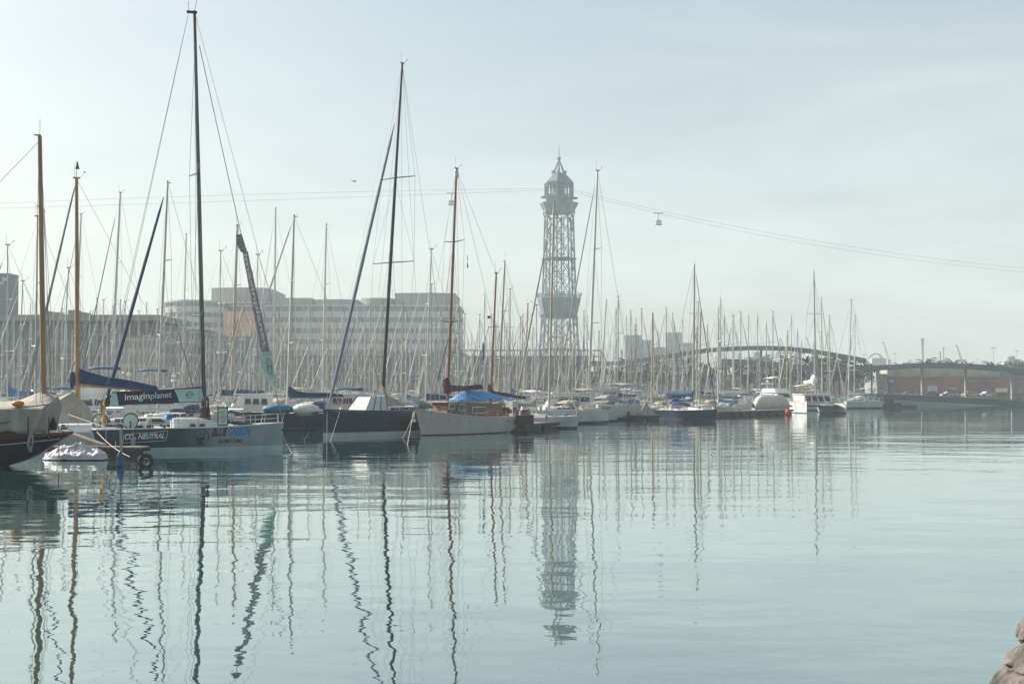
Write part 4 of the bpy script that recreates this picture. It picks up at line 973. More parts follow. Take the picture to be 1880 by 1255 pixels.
# rope bundle at the mast
rb_ = MB(); rnd = random.Random(4)
for k in range(26):
    a = rnd.uniform(0, 6.28); r0 = rnd.uniform(.12, .34); z1 = rnd.uniform(2.1, 3.2)
    rb_.tube([(mb_.x + .2 * math.cos(a), .2 * math.sin(a), z1), (mb_.x + r0 * math.cos(a + .4), r0 * math.sin(a + .4), 2.0), (mb_.x + r0 * 1.3 * math.cos(a), r0 * 1.3 * math.sin(a), 1.35)], .03, 4)
rb_.build('rope_bundle', mat('halyard_rope', (.075, .04, .04), .9, var=.5, scale=8), RB)
p = loc_at(RB, 409, 764, -1.3); bd_ = MB().box((p.x, p.y, p.z), (.6, .05, 1.1)).build('info_board', M['green'], RB)
MB().box((p.x, p.y - .03, p.z), (.47, .03, .92)).build('board_face', M['sign'], bd_)
lines = MB(); rnd = random.Random(9)
for k in range(9): lines.box((p.x + rnd.uniform(-.04, .04), p.y - .05, p.z + .34 - k * .085), (rnd.uniform(.22, .38), .01, .03))
lines.build('board_print', M['greyc'], bd_)
fl = MB(); P = loc_at(RB, 189, 770, .2)
MB().tube([(P.x, P.y, 1.3), (P.x - .12, P.y, 3.2)], .018, 4).build('flagstaff', M['rail'], RB)
fl.grid(lambda u, v: (P.x - .1 + .24 * u - .1 * v * u, P.y + .07 * math.sin(6 * u + 2 * v), 2.75 - 1.05 * v), 6, 8)
solid(fl.build('flag', M['yellow'], RB, True), .01)
f2 = MB().grid(lambda u, v: (P.x - .12 + .05 * u, P.y - .06 + .05 * math.sin(5 * v), 2.95 - 1.0 * v), 2, 8); solid(f2.build('flag_stripe', M['red'], RB), .01)
f3 = MB().grid(lambda u, v: (P.x + .06 + .1 * u, P.y - .06 + .05 * math.sin(5 * v), 1.95 - .35 * v), 2, 5); solid(f3.build('flag_stripe', M['red'], RB), .01)
bs = MB().tube([(4.9, 0, 1.2), (7.2, -.1, 1.14)], .07, 8); bs.build('bowsprit', M['black'], RB, True)
px_ = MB(); 
for sd in (-1, 1): px_.tube([(4.2, sd * .55, 1.5), (4.3, sd * .5, 2.1), (5.5, 0, 2.15), (5.35, 0, 1.6)], .022, 5)
px_.build('pulpit', M['rail'], RB)
mis = MB(); rnd = random.Random(11)
for k in range(16): x = rnd.uniform(-4.6, 3.6); y = rnd.uniform(-1.1, 1.1); mis.box((x, y, 1.47), (rnd.uniform(.1, .5), rnd.uniform(.1, .3), rnd.uniform(.08, .3)), rnd.uniform(0, 3), .8)
mis.build('deck_gear', M['black'], RB)
bgs = MB(); bgs.tube([(1.9, -.4, 1.75), (3.8, -.5, 1.42)], [.14, .1], 7); bgs.build('sail_bag', M['black'], RB, True)
MB().box((-1.1, .3, 1.98), (.7, .8, .3), .2, .6).build('companionway_cover', M['bluec'], RB)
fenders(RB, hl, (.2,), -1, M['greyc'])

# ------------------------------------------------------------------ navy cruising yacht, bow on
wl = at(595, 802, z=0)
hd = R(180 + 55); NV = place('sailing_yacht', 'dark navy yacht with plumb bow facing left, white waterline and beige mast cover', 'sailing yacht', (wl.x - math.cos(hd) * 7.0, wl.y - math.sin(hd) * 7.0), hd)
hn = Hull(14.2, 3.95, 1.98, 1.78, 1.7, tw=.8, rake=.03, srake=.2, wr=.84, mid=.42, p=2.5); claim(NV, 14.5, 4.1)
link('hull', hn.mesh(paint('navy_hull_paint', (.003, .021, .046), (.52, .54, .50), .30, (.28, .05, .045), .335, .3), 36, 8), NV)
link('deck', hn.deck(M['deck']), NV); link('toe_rail', hn.toerail(M['navyc'], .12, .07), NV); link('guard_rail', hn.railing(M['rail'], .62), NV)
coachroof(-3.2, 2.4, 2.7, 1.5, 1.82, .45, slope=1.2).build('coachroof', M['gel'], NV, True)
side_windows(-2.6, 1.0, 2.62, 1.95, .2, 3).build('window', M['glass'], NV)
# shade tent forward of the mast: pale cloth with navy edge
mbn = loc_at(NV, 704, 700); mtn = loc_at(NV, 738.5, 117); mbn = mtn.lerp(mbn, 1); kk = (1.9 - mtn.z) / (mbn.z - mtn.z); mbn = mtn.lerp(mbn, kk)
mo = mast(NV, mbn, mtn, .15, .085, M['black'], gear=True)
wires, spr = rig(mbn, mtn, hn, nspr=0)
for t, wsp in ((.42, 2.15), (.665, 1.75)):
    p = mbn.lerp(mtn, t)
    for sd in (1, -1): spr.tube([p, p + Vector((-.35, sd * wsp, .02))], [.05, .035], 5)
for sd in (1, -1):
    a1 = mbn.lerp(mtn, .42) + Vector((-.35, sd * 2.15, 0)); a2 = mbn.lerp(mtn, .665) + Vector((-.35, sd * 1.75, 0))
    wires.tube([(mbn.x - .4, sd * 1.9, 1.8), a1, a2, mtn], .013, 3, False); wires.tube([a1, mbn.lerp(mtn, .66)], .011, 3, False); wires.tube([(mbn.x - .3, sd * 1.8, 1.8), mbn.lerp(mtn, .41)], .011, 3, False)
    wires.tube([(-6.8, sd * 1.6, 1.75), mtn], .012, 3, False)
ft = loc_at(NV, 604, 745); ft = Vector((6.6, 0, 2.05)); hd_ = loc_at(NV, 724, 228)
wires.tube([hd_, hd_ + (hd_ - ft) * .03], .02, 3, False); wires.tube([ft + Vector((.4, 0, 0)), mtn], .012, 3, False)
spn = MB()
for q, t in enumerate((.55, .665)):
    pass
wires.build('rigging', M['wire'], NV); spr.build('spreader', M['black'], mo)
furled(NV, ft, hd_, mat('jib_uv_grey', (.20, .235, .27), .8, var=.15, scale=2), .14)
tn = MB(); zt = loc_at(NV, 703, 698).z
ridge = [(mbn.x + .15, 0, zt), (mbn.x - .6, 0, 3.15), (mbn.x - 2.6, 0, 2.55), (mbn.x - 6.5, 0, 2.5)]
vs = []
for x, _, z in ridge: vs += [(x, -.0, z), (x - .1, -.75 if x > mbn.x - 1 else -.9, 1.95), (x - .1, .75 if x > mbn.x - 1 else .9, 1.95)]
tn.add(vs, [f for i in range(3) for f in ((i * 3, i * 3 + 1, i * 3 + 4, i * 3 + 3), (i * 3, i * 3 + 3, i * 3 + 5, i * 3 + 2))] + [(0, 2, 1), (9, 10, 11)])
tn.build('sail_cover', M['beigec'], NV)
tt = MB(); xs = (mbn.x + 3.0, mbn.x + .4)
tt.add([(xs[0], -.95, 1.95), (xs[0], .95, 1.95), (xs[0] - .9, .75, 3.0), (xs[0] - .9, -.75, 3.0), (xs[1], -.95, 1.95), (xs[1], .95, 1.95), (xs[1], .75, 3.1), (xs[1], -.75, 3.1)], [(0, 1, 2, 3), (3, 2, 6, 7), (0, 3, 7, 4), (1, 5, 6, 2), (4, 7, 6, 5)])
tt.build('foredeck_tent', M['whitec'], NV)
fr = MB()
for k in (0, .34, .67, 1):
    x = xs[0] + (xs[1] - xs[0]) * k; xt = xs[0] - .9 + (xs[1] - xs[0] + .9) * k
    for sd in (-1, 1): fr.tube([(x, sd * .97, 1.95), (xt, sd * .77, 3.05)], .035, 4)
    fr.tube([(xt, -.77, 3.06), (xt, .77, 3.06)], .035, 4)
fr.build('tent_frame', M['navyc'], NV)
MB().tube([(7.0, 0, 1.9), (8.3, 0, 1.86)], .05, 6).build('bowsprit', M['black'], NV)
anc = MB(); anc.box((7.9, 0, 1.72), (.5, .1, .18)); anc.tube([(8.1, -.22, 1.6), (8.25, 0, 1.7), (8.1, .22, 1.6)], .05, 5); anc.build('anchor', M['rubber'], NV)

# ------------------------------------------------------------------ white wooden ketch
wl = at(768, 799, z=0); ws = at(935, 790.5, z=0)
hd = R(180 + 52); Lk = 12.6; ws = wl + Vector((math.cos(R(52)), math.sin(R(52)), 0)) * 11.6
KT = place('ketch', 'cream wooden ketch with brown masts, burgundy sail covers and blue tarpaulin over its cabin', 'sailing yacht', ((wl.x + ws.x) / 2 + .1, (wl.y + ws.y) / 2), hd)
hk = Hull(Lk, 3.25, 2.05, 1.28, 1.2, tw=.55, rake=.85, srake=1.0, wr=.74, mid=.45, p=2.1, rise=.28, draft=.4); claim(KT, Lk + .5, 3.6)
link('hull', hk.mesh(paint('ketch_hull_paint', (.54, .54, .47), (.05, .02, .02), .07, rough=.4), 36, 8), KT)
link('deck', hk.deck(M['teak']), KT); link('toe_rail', hk.toerail(M['cream'], .1, .06), KT); link('guard_rail', hk.railing(M['rail'], .55, 1.4), KT)
kx = lambda px, py=740, y=.9: loc_at(KT, px, py, y)
c0, c1 = kx(918, 764).x, kx(819, 764).x
cw = 2.2; zt = kx(870, 736).z; zc = 1.25
cb = MB(); cb.add([(c0, -cw / 2, zc - .1), (c0, cw / 2, zc - .1), (c1, cw / 2 * .8, zc + .1), (c1, -cw / 2 * .8, zc + .1), (c0, -cw / 2 * .95, zt - .25), (c0, cw / 2 * .95, zt - .25), (c1 - .45, cw / 2 * .74, zt), (c1 - .45, -cw / 2 * .74, zt)], [(3, 2, 1, 0), (4, 5, 6, 7), (0, 1, 5, 4), (1, 2, 6, 5), (2, 3, 7, 6), (3, 0, 4, 7)])
cab = cb.build('cabin', M['cabwood'], KT)
MB().box(((c0 + c1) / 2 - .1, 0, zt - .05), (c1 - c0 + .2, cw * .97, .08)).build('cabin_roof', M['cream'], KT)
for pa, pb, y0, y1 in ((867, 894, 746, 758.5), (843, 858, 741, 754), (826, 838, 740, 751)):
    for sd in (-1, 1):
        A = kx(pa, y1, 1.1); B_ = kx(pb, y0, 1.1); yy = cw / 2 * (.985 - .18 * max(0, (((A.x + B_.x) / 2) - c0) / (c1 - c0))) + .02
        f = MB().extr([(A.x, sd * yy, A.z), (B_.x, sd * yy, A.z), (B_.x + .1, sd * yy * .97, B_.z), (A.x - .1, sd * yy * .97, B_.z)], (0, sd * .05, 0)).build('window', M['gel'], cab)
        e = .06; xa, xb = max(A.x, B_.x) - e, min(A.x, B_.x) + e
        MB().extr([(xa, sd * (yy + .052), A.z + e), (xb, sd * (yy + .052), A.z + e), (xb + .08, sd * (yy * .97 + .052), B_.z - e), (xa - .08, sd * (yy * .97 + .052), B_.z - e)], (0, sd * .012, 0)).build('pane', M['glass'], f)
# two masts, covers
mb1 = kx(823, 700, 0); mt1 = kx(838, 310, 0); mb1 = mt1.lerp(mb1, (1.5 - mt1.z) / (mb1.z - mt1.z))
mb2 = kx(902, 705, 0); mt2 = kx(911, 502, 0); mb2 = mt2.lerp(mb2, (1.5 - mt2.z) / (mb2.z - mt2.z))
m1 = mast(KT, mb1, mt1, .125, .085, M['redwood'], 'mainmast'); m2 = mast(KT, mb2, mt2, .1, .065, M['redwood'], 'mizzen_mast')
MB().lathe(tuple(mt1 - Vector((0, 0, .7))), [(.14, 0), (.17, .1), (.17, .5), (.12, .65)], 8).build('masthead_fitting', M['alu'], m1)
w1, s1 = rig(mb1, mt1, hk, fore=None, aft=None, nspr=0, r=.013)
for t, wsp in ((.375, 1.15), (.70, 1.05)):
    p = mb1.lerp(mt1, t)
    for sd in (1, -1): s1.tube([p, p + Vector((-.1, sd * wsp, .12))], [.05, .03], 5)
for sd in (1, -1):
    a1 = mb1.lerp(mt1, .375) + Vector((-.1, sd * 1.15, .12)); a2 = mb1.lerp(mt1, .70) + Vector((-.1, sd * 1.05, .12))
    w1.tube([(mb1.x, sd * 1.5, 1.4), a1, a2, mt1], .013, 3, False); w1.tube([(mb1.x + .5, sd * 1.45, 1.5), mb1.lerp(mt1, .7)], .012, 3, False); w1.tube([(mb1.x - .6, sd * 1.5, 1.4), mb1.lerp(mt1, .7)], .012, 3, False)
    w1.tube([(mb2.x, sd * 1.3, 1.3), mt2], .012, 3, False)
bowk = Vector((Lk / 2 + .1, 0, 2.1))
w1.tube([bowk, mt1 - Vector((0, 0, .3))], .014, 3, False); w1.tube([bowk - Vector((1.6, 0, .1)), mb1.lerp(mt1, .7)], .02, 3, False); w1.tube([mt1, mt2], .012, 3, False); w1.tube([mt1, Vector((-Lk / 2, 0, 1.4))], .012, 3, False); w1.tube([mt2, Vector((-Lk / 2, .6, 1.4))], .012, 3, False)
w1.build('rigging', M['wire'], KT); s1.build('spreader', M['black'], m1)
mizs = MB(); pz = mb2.lerp(mt2, .62); mizs.tube([pz + Vector((0, -.6, 0)), pz + Vector((0, .6, 0))], .025, 4); mizs.build('spreader', M['black'], m2)
dm = kx(898, 582, 0); MB().ball(tuple(dm), .16, sz=.8).build('radar_dome', M['glass'], m2, True)
sc1 = sailcover(mb1.x + .3, kx(884, 705, 0).x, kx(820, 717, 0).z, kx(884, 712, 0).z, .52, .36, 16, .2, 2, hump=.62); sc1.build('sail_cover', M['burg'], KT, True)
MB().tube([(mb1.x, 0, kx(820, 719, 0).z), (kx(888, 716, 0).x, 0, kx(888, 712, 0).z)], .07, 6).build('boom', M['redwood'], KT)
mc = MB().lathe((mb1.x, 0, kx(820, 719, 0).z - .1), [(.3, 0), (.34, .4), (.27, .85), (.12, 1.25)], 9); mc.build('mast_collar_cover', M['burg'], KT, True)
sc2 = sailcover(mb2.x + .15, kx(964, 726, 0).x, kx(900, 722, 0).z, kx(964, 730, 0).z, .44, .22, 14, .16, 5, hump=.55); sc2.build('sail_cover', M['burg'], KT, True)
MB().tube([(mb2.x, 0, kx(900, 725, 0).z - .03), (kx(966, 732, 0).x, 0, kx(966, 731, 0).z)], .055, 6).build('boom', M['redwood'], KT)
xa, xb = kx(832, 733, 0).x, kx(925, 735, 0).x; ztop = kx(870, 716.5, 0).z; zed = kx(870, 734, 1).z
def tarp(u, v):
    k = abs(v * 2 - 1); x = xa + (xb - xa) * u; top = ztop - (.28 * (1 - min(1, u / .2)) if u < .2 else .5 * max(0, (u - .55) / .45) ** 1.2)
    if u < .25: top = zed + (ztop - zed) * (u / .25) ** .7
    e = zed - .06 * math.sin(u * 23) ; z = top + (e - top) * k ** 1.2 + .04 * math.sin(u * 31 + v * 9) * k
    return (x, (v - .5) * 2.5 * (1 - .15 * max(0, u - .7)) + .03 * math.sin(u * 27), z)
solid(MB().grid(tarp, 26, 16).build('tarpaulin', mat('blue_tarpaulin', (0.045, 0.24, 0.52), .55, var=.3, scale=1.6, bump=.06, bscale=2.2, stretch=(2, .6, 1)), KT, True), .012)
for k, px in enumerate((925, 938)): 
    p = kx(px, 752, 0); MB().box((p.x, 0, p.z), (.45, .9, .45)).build('cockpit_seat', M['cabwood'], KT)
p = kx(958, 748, .3); o = MB().box((p.x + 1.0, 0, p.z - .1), (.9, .9, 1.3), 0, .8).build('stern_frame', M['whitec'], KT)
cl = MB(); rnd = random.Random(3)
for k in range(14): cl.box((-Lk / 2 + rnd.uniform(.2, 2.0), rnd.uniform(-.8, .8), 1.4 + rnd.uniform(0, .5)), (rnd.uniform(.1, .35), rnd.uniform(.1, .3), rnd.uniform(.1, .4)), rnd.uniform(0, 3))
cl.build('stern_gear', M['redwood'], KT)
for dx in (.1, .9):
    MB().lathe((-Lk / 2 + dx, -.6, 1.35), [(.05, 0), (.12, .2), (.1, .5), (.02, .75)], 7).build('stern_buoy', M['orange'], KT, True)
bj = sailcover(Lk / 2 - .1, Lk / 2 - 1.9, 2.2, 2.15, .95, .35, 14, .34, 9); bj.build('stowed_foresail', mat('foresail_bag', (.20, .26, .28), .85, var=.2, scale=3, bump=.05, bscale=3), KT, True)
MB().tube([(Lk / 2 - 1, 0, 2.05), (Lk / 2 + 1.0, 0, 2.2)], [.09, .05], 6).build('bowsprit', M['redwood'], KT)
an = MB(); an.tube([(Lk / 2 - .15, -.25, 1.75), (Lk / 2 - .2, -.35, 1.2)], .04, 5); an.box((Lk / 2 - .22, -.38, 1.15), (.6, .12, .22), .3); an.build('anchor', M['yellow'] if 0 else M['cream'], KT)
for px, py in ((834, 771), (863, 773), (934, 773), (937, 773)):
    q = kx(px, py, 1.5); s_ = hk.side_at(q.x, q.z, 1, .01); MB().ball(tuple(s_), .055, 8, 5, sy=.5).build('hawse_hole', M['rubber'], KT)
flg = MB(); p = kx(886, 640, .3)
fo = MB().grid(lambda u, v: (p.x - .28 * u, p.y + .06 * math.sin(5 * u), p.z + .55 - 1.5 * v - .35 * u * (1 - v)), 5, 6)
fob = solid(fo.build('house_flag', M['bluec'], KT, True), .012); MB().grid(lambda u, v: (p.x - .05 - .2 * u, p.y - .06, p.z - .2 - .3 * v + .25 * u), 2, 2).build('flag_mark', M['sign'], fob)
yp = kx(835, 630, .5); solid(MB().grid(lambda u, v: (yp.x - .18 * u, yp.y + .05 * math.sin(6 * v), yp.z + .4 - 1.2 * v), 3, 6).build('signal_flag', M['yellow'], KT, True), .012)
bp2 = kx(858, 486, .4); MB().extr([(bp2.x, bp2.y, bp2.z + .3), (bp2.x - .12, bp2.y, bp2.z - .2), (bp2.x + .06, bp2.y, bp2.z - .25)], (0, .02, 0)).extr([(bp2.x, bp2.y, bp2.z + .8), (bp2.x - .07, bp2.y, bp2.z + .4), (bp2.x + .04, bp2.y, bp2.z + .4)], (0, .02, 0)).build('burgee', M['black'], KT)

# ------------------------------------------------------------------ classic boats under canvas, far left
st_ = at(76, 856, z=0); hd = R(180 + 6)
CA = place('classic_yacht', 'dark wooden classic yacht under a grey canvas awning, cut by the left edge', 'sailing yacht', (st_.x - 5.4, st_.y - .6), hd)
hc = Hull(13.5, 3.4, 1.9, 1.25, 1.52, tw=.30, rake=1.0, srake=1.5, wr=.72, mid=.45, p=2.1, rise=.5, draft=.6); claim(CA, 14, 3.8)
link('hull', hc.mesh(paint('classic_hull_paint', (.020, .024, .027), (.03, .025, .022), .0, (.34, .35, .33), .05, .35), 36, 8), CA)
link('deck', hc.deck(M['teak']), CA); link('toe_rail', hc.toerail(M['cabwood'], .08, .06), CA)
cs = MB()
for sd in (1, -1): cs.tube([hc.pt(u, .80, sd, .015) for u in [k / 24 * .98 + .01 for k in range(25)]], .022, 4)
cs.build('cove_stripe', M['gel'], CA)
MB().box((-1.2, 0, 1.7), (7.5, 2.1, .8), 0, .93).build('cabin', M['cabwood'], CA)
def awn(cx0, cx1, zr, ze, w, peak_x, pk, seed=0):
    def f(u, v):
        x = cx0 + (cx1 - cx0) * u; k = abs(2 * v - 1); rd = zr + pk * math.exp(-((x - peak_x) / .8) ** 2)
        y = (v - .5) * 2; yy = math.copysign(min(1, abs(y) * 1.7), y) * w / 2 * (1 + .1 * k)
        z = (rd - (rd - zr + .25) * min(1, k * 1.7)) if k < .59 else zr - .25 - (zr - .25 - ze) * (k - .59) / .41
        z += (.09 * math.sin(u * 17 + seed) + .05 * math.sin(u * 41 + 2)) * k ** 3 - .12 * k * (1 - k) * math.sin(u * 9); yy += (.09 * math.sin(u * 37 + seed + 4 * k) + .07 * math.sin(u * 61 + 2 * k) + .05 * math.sin(u * 23 - 5 * k)) * k
        x += .55 * k ** 2 * max(0, 1 - u * 7)
        return (x, yy, z)
    return f
A0 = loc_at(CA, 119, 760, 1.3).x + .62; canv = mat('awning_canvas', (.36, .33, .275), .9, var=.14, scale=1.2, bump=.08, bscale=1.6, stretch=(2.2, 2.2, .7), col2=(.44, .40, .33))
pkx = loc_at(CA, 79, 720, 0); 
AWF = awn(A0, A0 + 12.5, loc_at(CA, 60, 737, .6).z, loc_at(CA, 60, 796, 1.7).z, 3.3, pkx.x, pkx.z - loc_at(CA, 60, 737, .6).z)
aw = MB().grid(AWF, 180, 26)
E0 = [Vector(AWF(0, k / 26)) for k in range(27)]
aw.grid(lambda u, v: Vector(AWF(0, v)) * (1 - u) + (Vector((A0 + .22, AWF(0, v)[1] * .5, max(1.7, AWF(0, v)[2] - .9))) if 1 else 0) * u, 6, 26)
aw = aw.build('awning', canv, CA, True); solid(aw, .012)
lac = MB(); lac.tube([(A0 + k * .5, 1.72, 2.9 - .4 * math.sin(k / 24 * math.pi)) for k in range(25)], .025, 4); lac.tube([(A0 + 1.2, 1.78, 2.2), (A0 + 4.5, 1.85, 1.7), (A0 + 8, 1.8, 2.5)], .022, 4); lac.build('lacing', M['rubber'], CA)
mt = loc_at(CA, 73, 250); mbb = loc_at(CA, 80, 715); mbb = mt.lerp(mbb, (1.4 - mt.z) / (mbb.z - mt.z)); mo = mast(CA, mbb, mt, .135, .095, M['wood'])
wr_, sr_ = rig(mbb, mt, hc, fore=(6.9, 0, 1.9), aft=(-6, 0, 1.5), nspr=0, chain=1.5)
p = mbb.lerp(mt, .76); sr_.tube([p + Vector((0, -.65, 0)), p + Vector((0, .65, 0))], .03, 5)
for sd in (1, -1): wr_.tube([(mbb.x, sd * 1.5, 1.4), p + Vector((0, sd * .6, 0)), mt], .012, 3, False)
wr_.build('rigging', M['wire'], CA); sr_.build('spreader', M['alud'], mo)
p = loc_at(CA, 34, 741, 1.72); MB().ball((p.x, 1.8, p.z), .15, sx=1.9).build('orange_float', M['orange'], CA, True)
for px in (52, 90): 
    p = loc_at(CA, px, 790, 1.7); MB().tube([(p.x, 1.72, 1.3), (p.x, 1.74, 2.35)], .03, 5).build('stanchion', M['rubber'], CA)
p = loc_at(CA, 58, 805, 1.78); rpp = MB()
for k in range(5): rpp.tube([(p.x + (k - 2) * .03, 1.80, 1.75), (p.x + .1 + k * .02, 1.86, 1.1), (p.x + .03 * k, 1.84, .72 + .02 * k), (p.x - .08, 1.82, 1.2), (p.x + (k - 2) * .03, 1.78, 1.7)], .022, 4)
rpp.build('rope_coil', M['rope'], CA)
# second classic behind, with its own canvas and varnished mast
hd = R(180 + 14); CB = place('classic_yacht', 'wooden masted yacht with beige tent canvas and long navy boom cover behind the racing yacht', 'sailing yacht', (at(212, 714, 84).x, 84), hd)
hb = Hull(12, 3.5, 1.5, 1.15, 1.2, tw=.7, rake=.7, srake=.3, wr=.75); claim(CB, 12.4, 3.8)
link('hull', hb.mesh(paint('classic_white_paint', (.58, .57, .52), (.03, .05, .12), .1), 24, 6), CB); link('deck', hb.deck(M['teak']), CB); link('guard_rail', hb.railing(M['rail']), CB)
mt = loc_at(CB, 140.5, 328); mbb = loc_at(CB, 142, 716); mbb = mt.lerp(mbb, (1.3 - mt.z) / (mbb.z - mt.z)); mo = mast(CB, mbb, mt, .15, .10, M['wood'], dome=None)
coachroof(-3.6, mbb.x - .4, 2.4, 1.7, 1.2, .6).build('cabin', M['gel'], CB, True); side_windows(-3.2, 1.2, 2.42, 1.45, .28, 4).build('window', M['glass'], CB)
wr_, sr_ = rig(mbb, mt, hb, fore=(5.9, 0, 1.5), aft=(-5.9, 0, 1.2), nspr=0)
for t, wsp in ((.49, .95), (.70, .1)):
    p = mbb.lerp(mt, t)
    if wsp > .5:
        sr_.tube([p + Vector((0, -wsp, 0)), p + Vector((0, wsp, 0))], .03, 5)
        for sd in (1, -1): wr_.tube([(mbb.x, sd * 1.6, 1.3), p + Vector((0, sd * wsp, 0)), mt], .012, 3, False)
wr_.build('rigging', M['wire'], CB); sr_.build('spreader', M['alud'], mo)
pn = MB().tube([mt, mt + Vector((0, 0, 1.1))], .02, 4); pn.build('masthead_staff', M['alud'], mo); MB().extr([mt + Vector((-.05, 0, 1.15)), mt + Vector((-.18, 0, .6)), mt + Vector((.08, 0, .62))], (0, .03, 0)).build('pennant', M['black'], mo)
z0 = loc_at(CB, 150, 702).z; z1 = loc_at(CB, 285, 718).z; xe = loc_at(CB, 290, 718).x
sailcover(mbb.x - .1, xe, z0, z1, 1.0, .45, 18, .2, 7).build('sail_cover', M['navyc'], CB, True); MB().tube([(mbb.x, 0, z0 - .1), (xe, 0, z1 - .08)], .08, 6).build('boom', M['wood'], CB)
MB().ball((mbb.x + .35, 0, loc_at(CB, 133, 697).z), .33, sx=.6, sy=.6, sz=1.7).build('mast_bag', M['navyc'], CB, True)
p = loc_at(CB, 137, 719); tn = MB()
vs = [(p.x + .1, 0, p.z), (p.x + 2.3, -1.5, 1.9), (p.x + 2.3, 1.5, 1.9), (p.x - 1.3, -1.5, 1.5), (p.x - 1.3, 1.5, 1.5), (p.x + 1.2, 0, p.z - .45), (p.x - .9, 0, p.z - 1.0), (p.x + .1, 1.6, 1.5), (p.x + .1, -1.6, 1.5)]
tn.add(vs, [(0, 5, 2, 7), (0, 8, 1, 5), (0, 7, 4, 6), (0, 6, 3, 8), (5, 1, 2), (6, 4, 3)]); solid(tn.build('tent_canvas', M['beigec'], CB), .02)
furled(CB, (5.7, 0, 1.7), mt.lerp(Vector((5.7, 0, 1.7)), .03), M['greyc'], .08)
# ------------------------------------------------------------------ generic yachts of the marina
def make_proto(k, hullm, bottom, covm, hoodm, binim, cabw, L=11.5):
    r = empty('sailing_yacht', (0, 0, -50), 0)
    rnd = random.Random(k * 13 + 1)
    fb = rnd.uniform(1.35, 1.6); h = Hull(L, L * .31, fb, fb - .22, fb - .2, tw=rnd.uniform(.62, .85), rake=rnd.uniform(.3, .9), srake=rnd.choice([-.5, .3, .5]), wr=.76, mid=.42)
    link('hull', h.mesh(paint('yacht_paint_%s' % k, hullm, bottom, .1, (.03, .06, .14), .2, .35), 18, 5), r)
    link('deck', h.deck(M['deck'] if k % 3 else M['teak'], 12), r)
    link('guard_rail', h.railing(M['rail'], .6, 2.0, r=.02), r)
    xm = L * .09; zd = h.sheer(.5)
    c = coachroof(-L * .17, L * .27, L * .19, L * .11, zd - .03, .45, 6, 1.4).build('cabin', M['gel'], r, True)
    side_windows(-L * .12, L * .1, L * .192, zd + .16, .16, 4).build('window', M['glass'], c)
    zb = zd + 1.15
    b = MB().tube([(xm, 0, zb), (-L * .30, 0, zb + .12)], .07, 6); b.build('boom', M['alud'], r)
    if covm: sailcover(xm - .05, -L * .29, zb + .16, zb + .2, .62, .26, 12, .17, k, hump=rnd.choice([0, .5, .3])).build('sail_cover', covm, r, True)
    if hoodm: sprayhood(-L * .17, L * .19, zd + .38, .62, 1.3).build('sprayhood', hoodm, r, True)
    if binim:
        bm_, fm_ = bimini(-L * .42, -L * .22, L * .2, zd + 1.75, zd + .1); solid(bm_.build('bimini', binim, r, True), .03); fm_.build('bimini_frame', M['rail'], r)
    MB().box((-L * .33, 0, zd + .12), (L * .22, L * .16, .25)).build('cockpit', M['cream'], r)
    p = MB()
    p.tube([(-L * .37, .0, zd + .2), (-L * .37, 0, zd + .95)], .04, 5)
    p.tube([(-L * .37, .42 * math.cos(a), zd + .85 + .42 * math.sin(a)) for a in [q * math.pi / 6 for q in range(13)]], .02, 4, False)
    p.build('steering_wheel', M['rail'], r)
    g = MB()
    for q in range(22):
        g.box((rnd.uniform(-L * .46, L * .4), rnd.uniform(-.9, .9), zd + rnd.uniform(.1, .35)), (rnd.uniform(.2, .7), rnd.uniform(.15, .5), rnd.uniform(.15, .45)), rnd.uniform(0, 3), .8)
    g.build('deck_gear', [M['cream'], M['greyc'], M['whitec'], M['bluec']][k % 4], r)
    if k % 2:
        a = MB(); a.tube([(-L * .47, -L * .11, zd), (-L * .485, -L * .11, zd + 1.9), (-L * .485, L * .11, zd + 1.9), (-L * .47, L * .11, zd)], .035, 5); a.box((-L * .485, 0, zd + 1.95), (.6, 1.1, .04)); a.build('stern_arch', M['rail'], r)
    if k in (0, 2, 3, 5):
        for u_, sd_ in ((.3, 1), (.55, 1), (.3, -1), (.55, -1)):
            q_ = h.pt(u_, 1, sd_, .14); MB().lathe((q_.x, q_.y, q_.z - 1.05), [(.03, 0), (.13, .08), (.13, .5), (.03, .6)], 7).tube([(q_.x, q_.y, q_.z - .5), (q_.x, q_.y - sd_ * .14, q_.z + .4)], .015, 3).build('fender', [M['fender'], M['navyc'], M['fender'], M['navyc'], 0, M['fender']][k], r, True)
    r['_n'] = k
    return r, h
WH = (.62, .62, .58)
PR = [make_proto(0, WH, (.02, .03, .07), M['navyc'], M['navyc'], None, 0), make_proto(1, WH, (.08, .02, .02), M['bluec'], M['bluec'], M['navyc'], 0),
      make_proto(2, (.56, .52, .44), (.02, .03, .07), M['beigec'], M['beigec'], None, 0), make_proto(3, WH, (.02, .03, .07), M['whitec'], M['greyc'], M['greyc'], 0),
      make_proto(4, (.006, .028, .065), (.10, .02, .02), M['navyc'], M['navyc'], M['navyc'], 0), make_proto(5, (.55, .56, .54), (.02, .05, .05), M['greyc'], M['navyc'], M['whitec'], 0),
      make_proto(6, WH, (.02, .03, .07), None, M['beigec'], M['beigec'], 0), make_proto(7, WH, (.02, .02, .02), M['whitec'], M['whitec'], None, 0)]
PDESC = ['white yacht with navy boom cover and sprayhood', 'white yacht with blue boom cover and navy bimini', 'cream yacht with beige boom cover and sprayhood', 'white yacht with white boom cover and grey bimini',
         'navy hulled yacht with navy covers', 'pale grey yacht with grey boom cover', 'white yacht with bare boom and beige bimini', 'white yacht with white boom cover and no bimini']
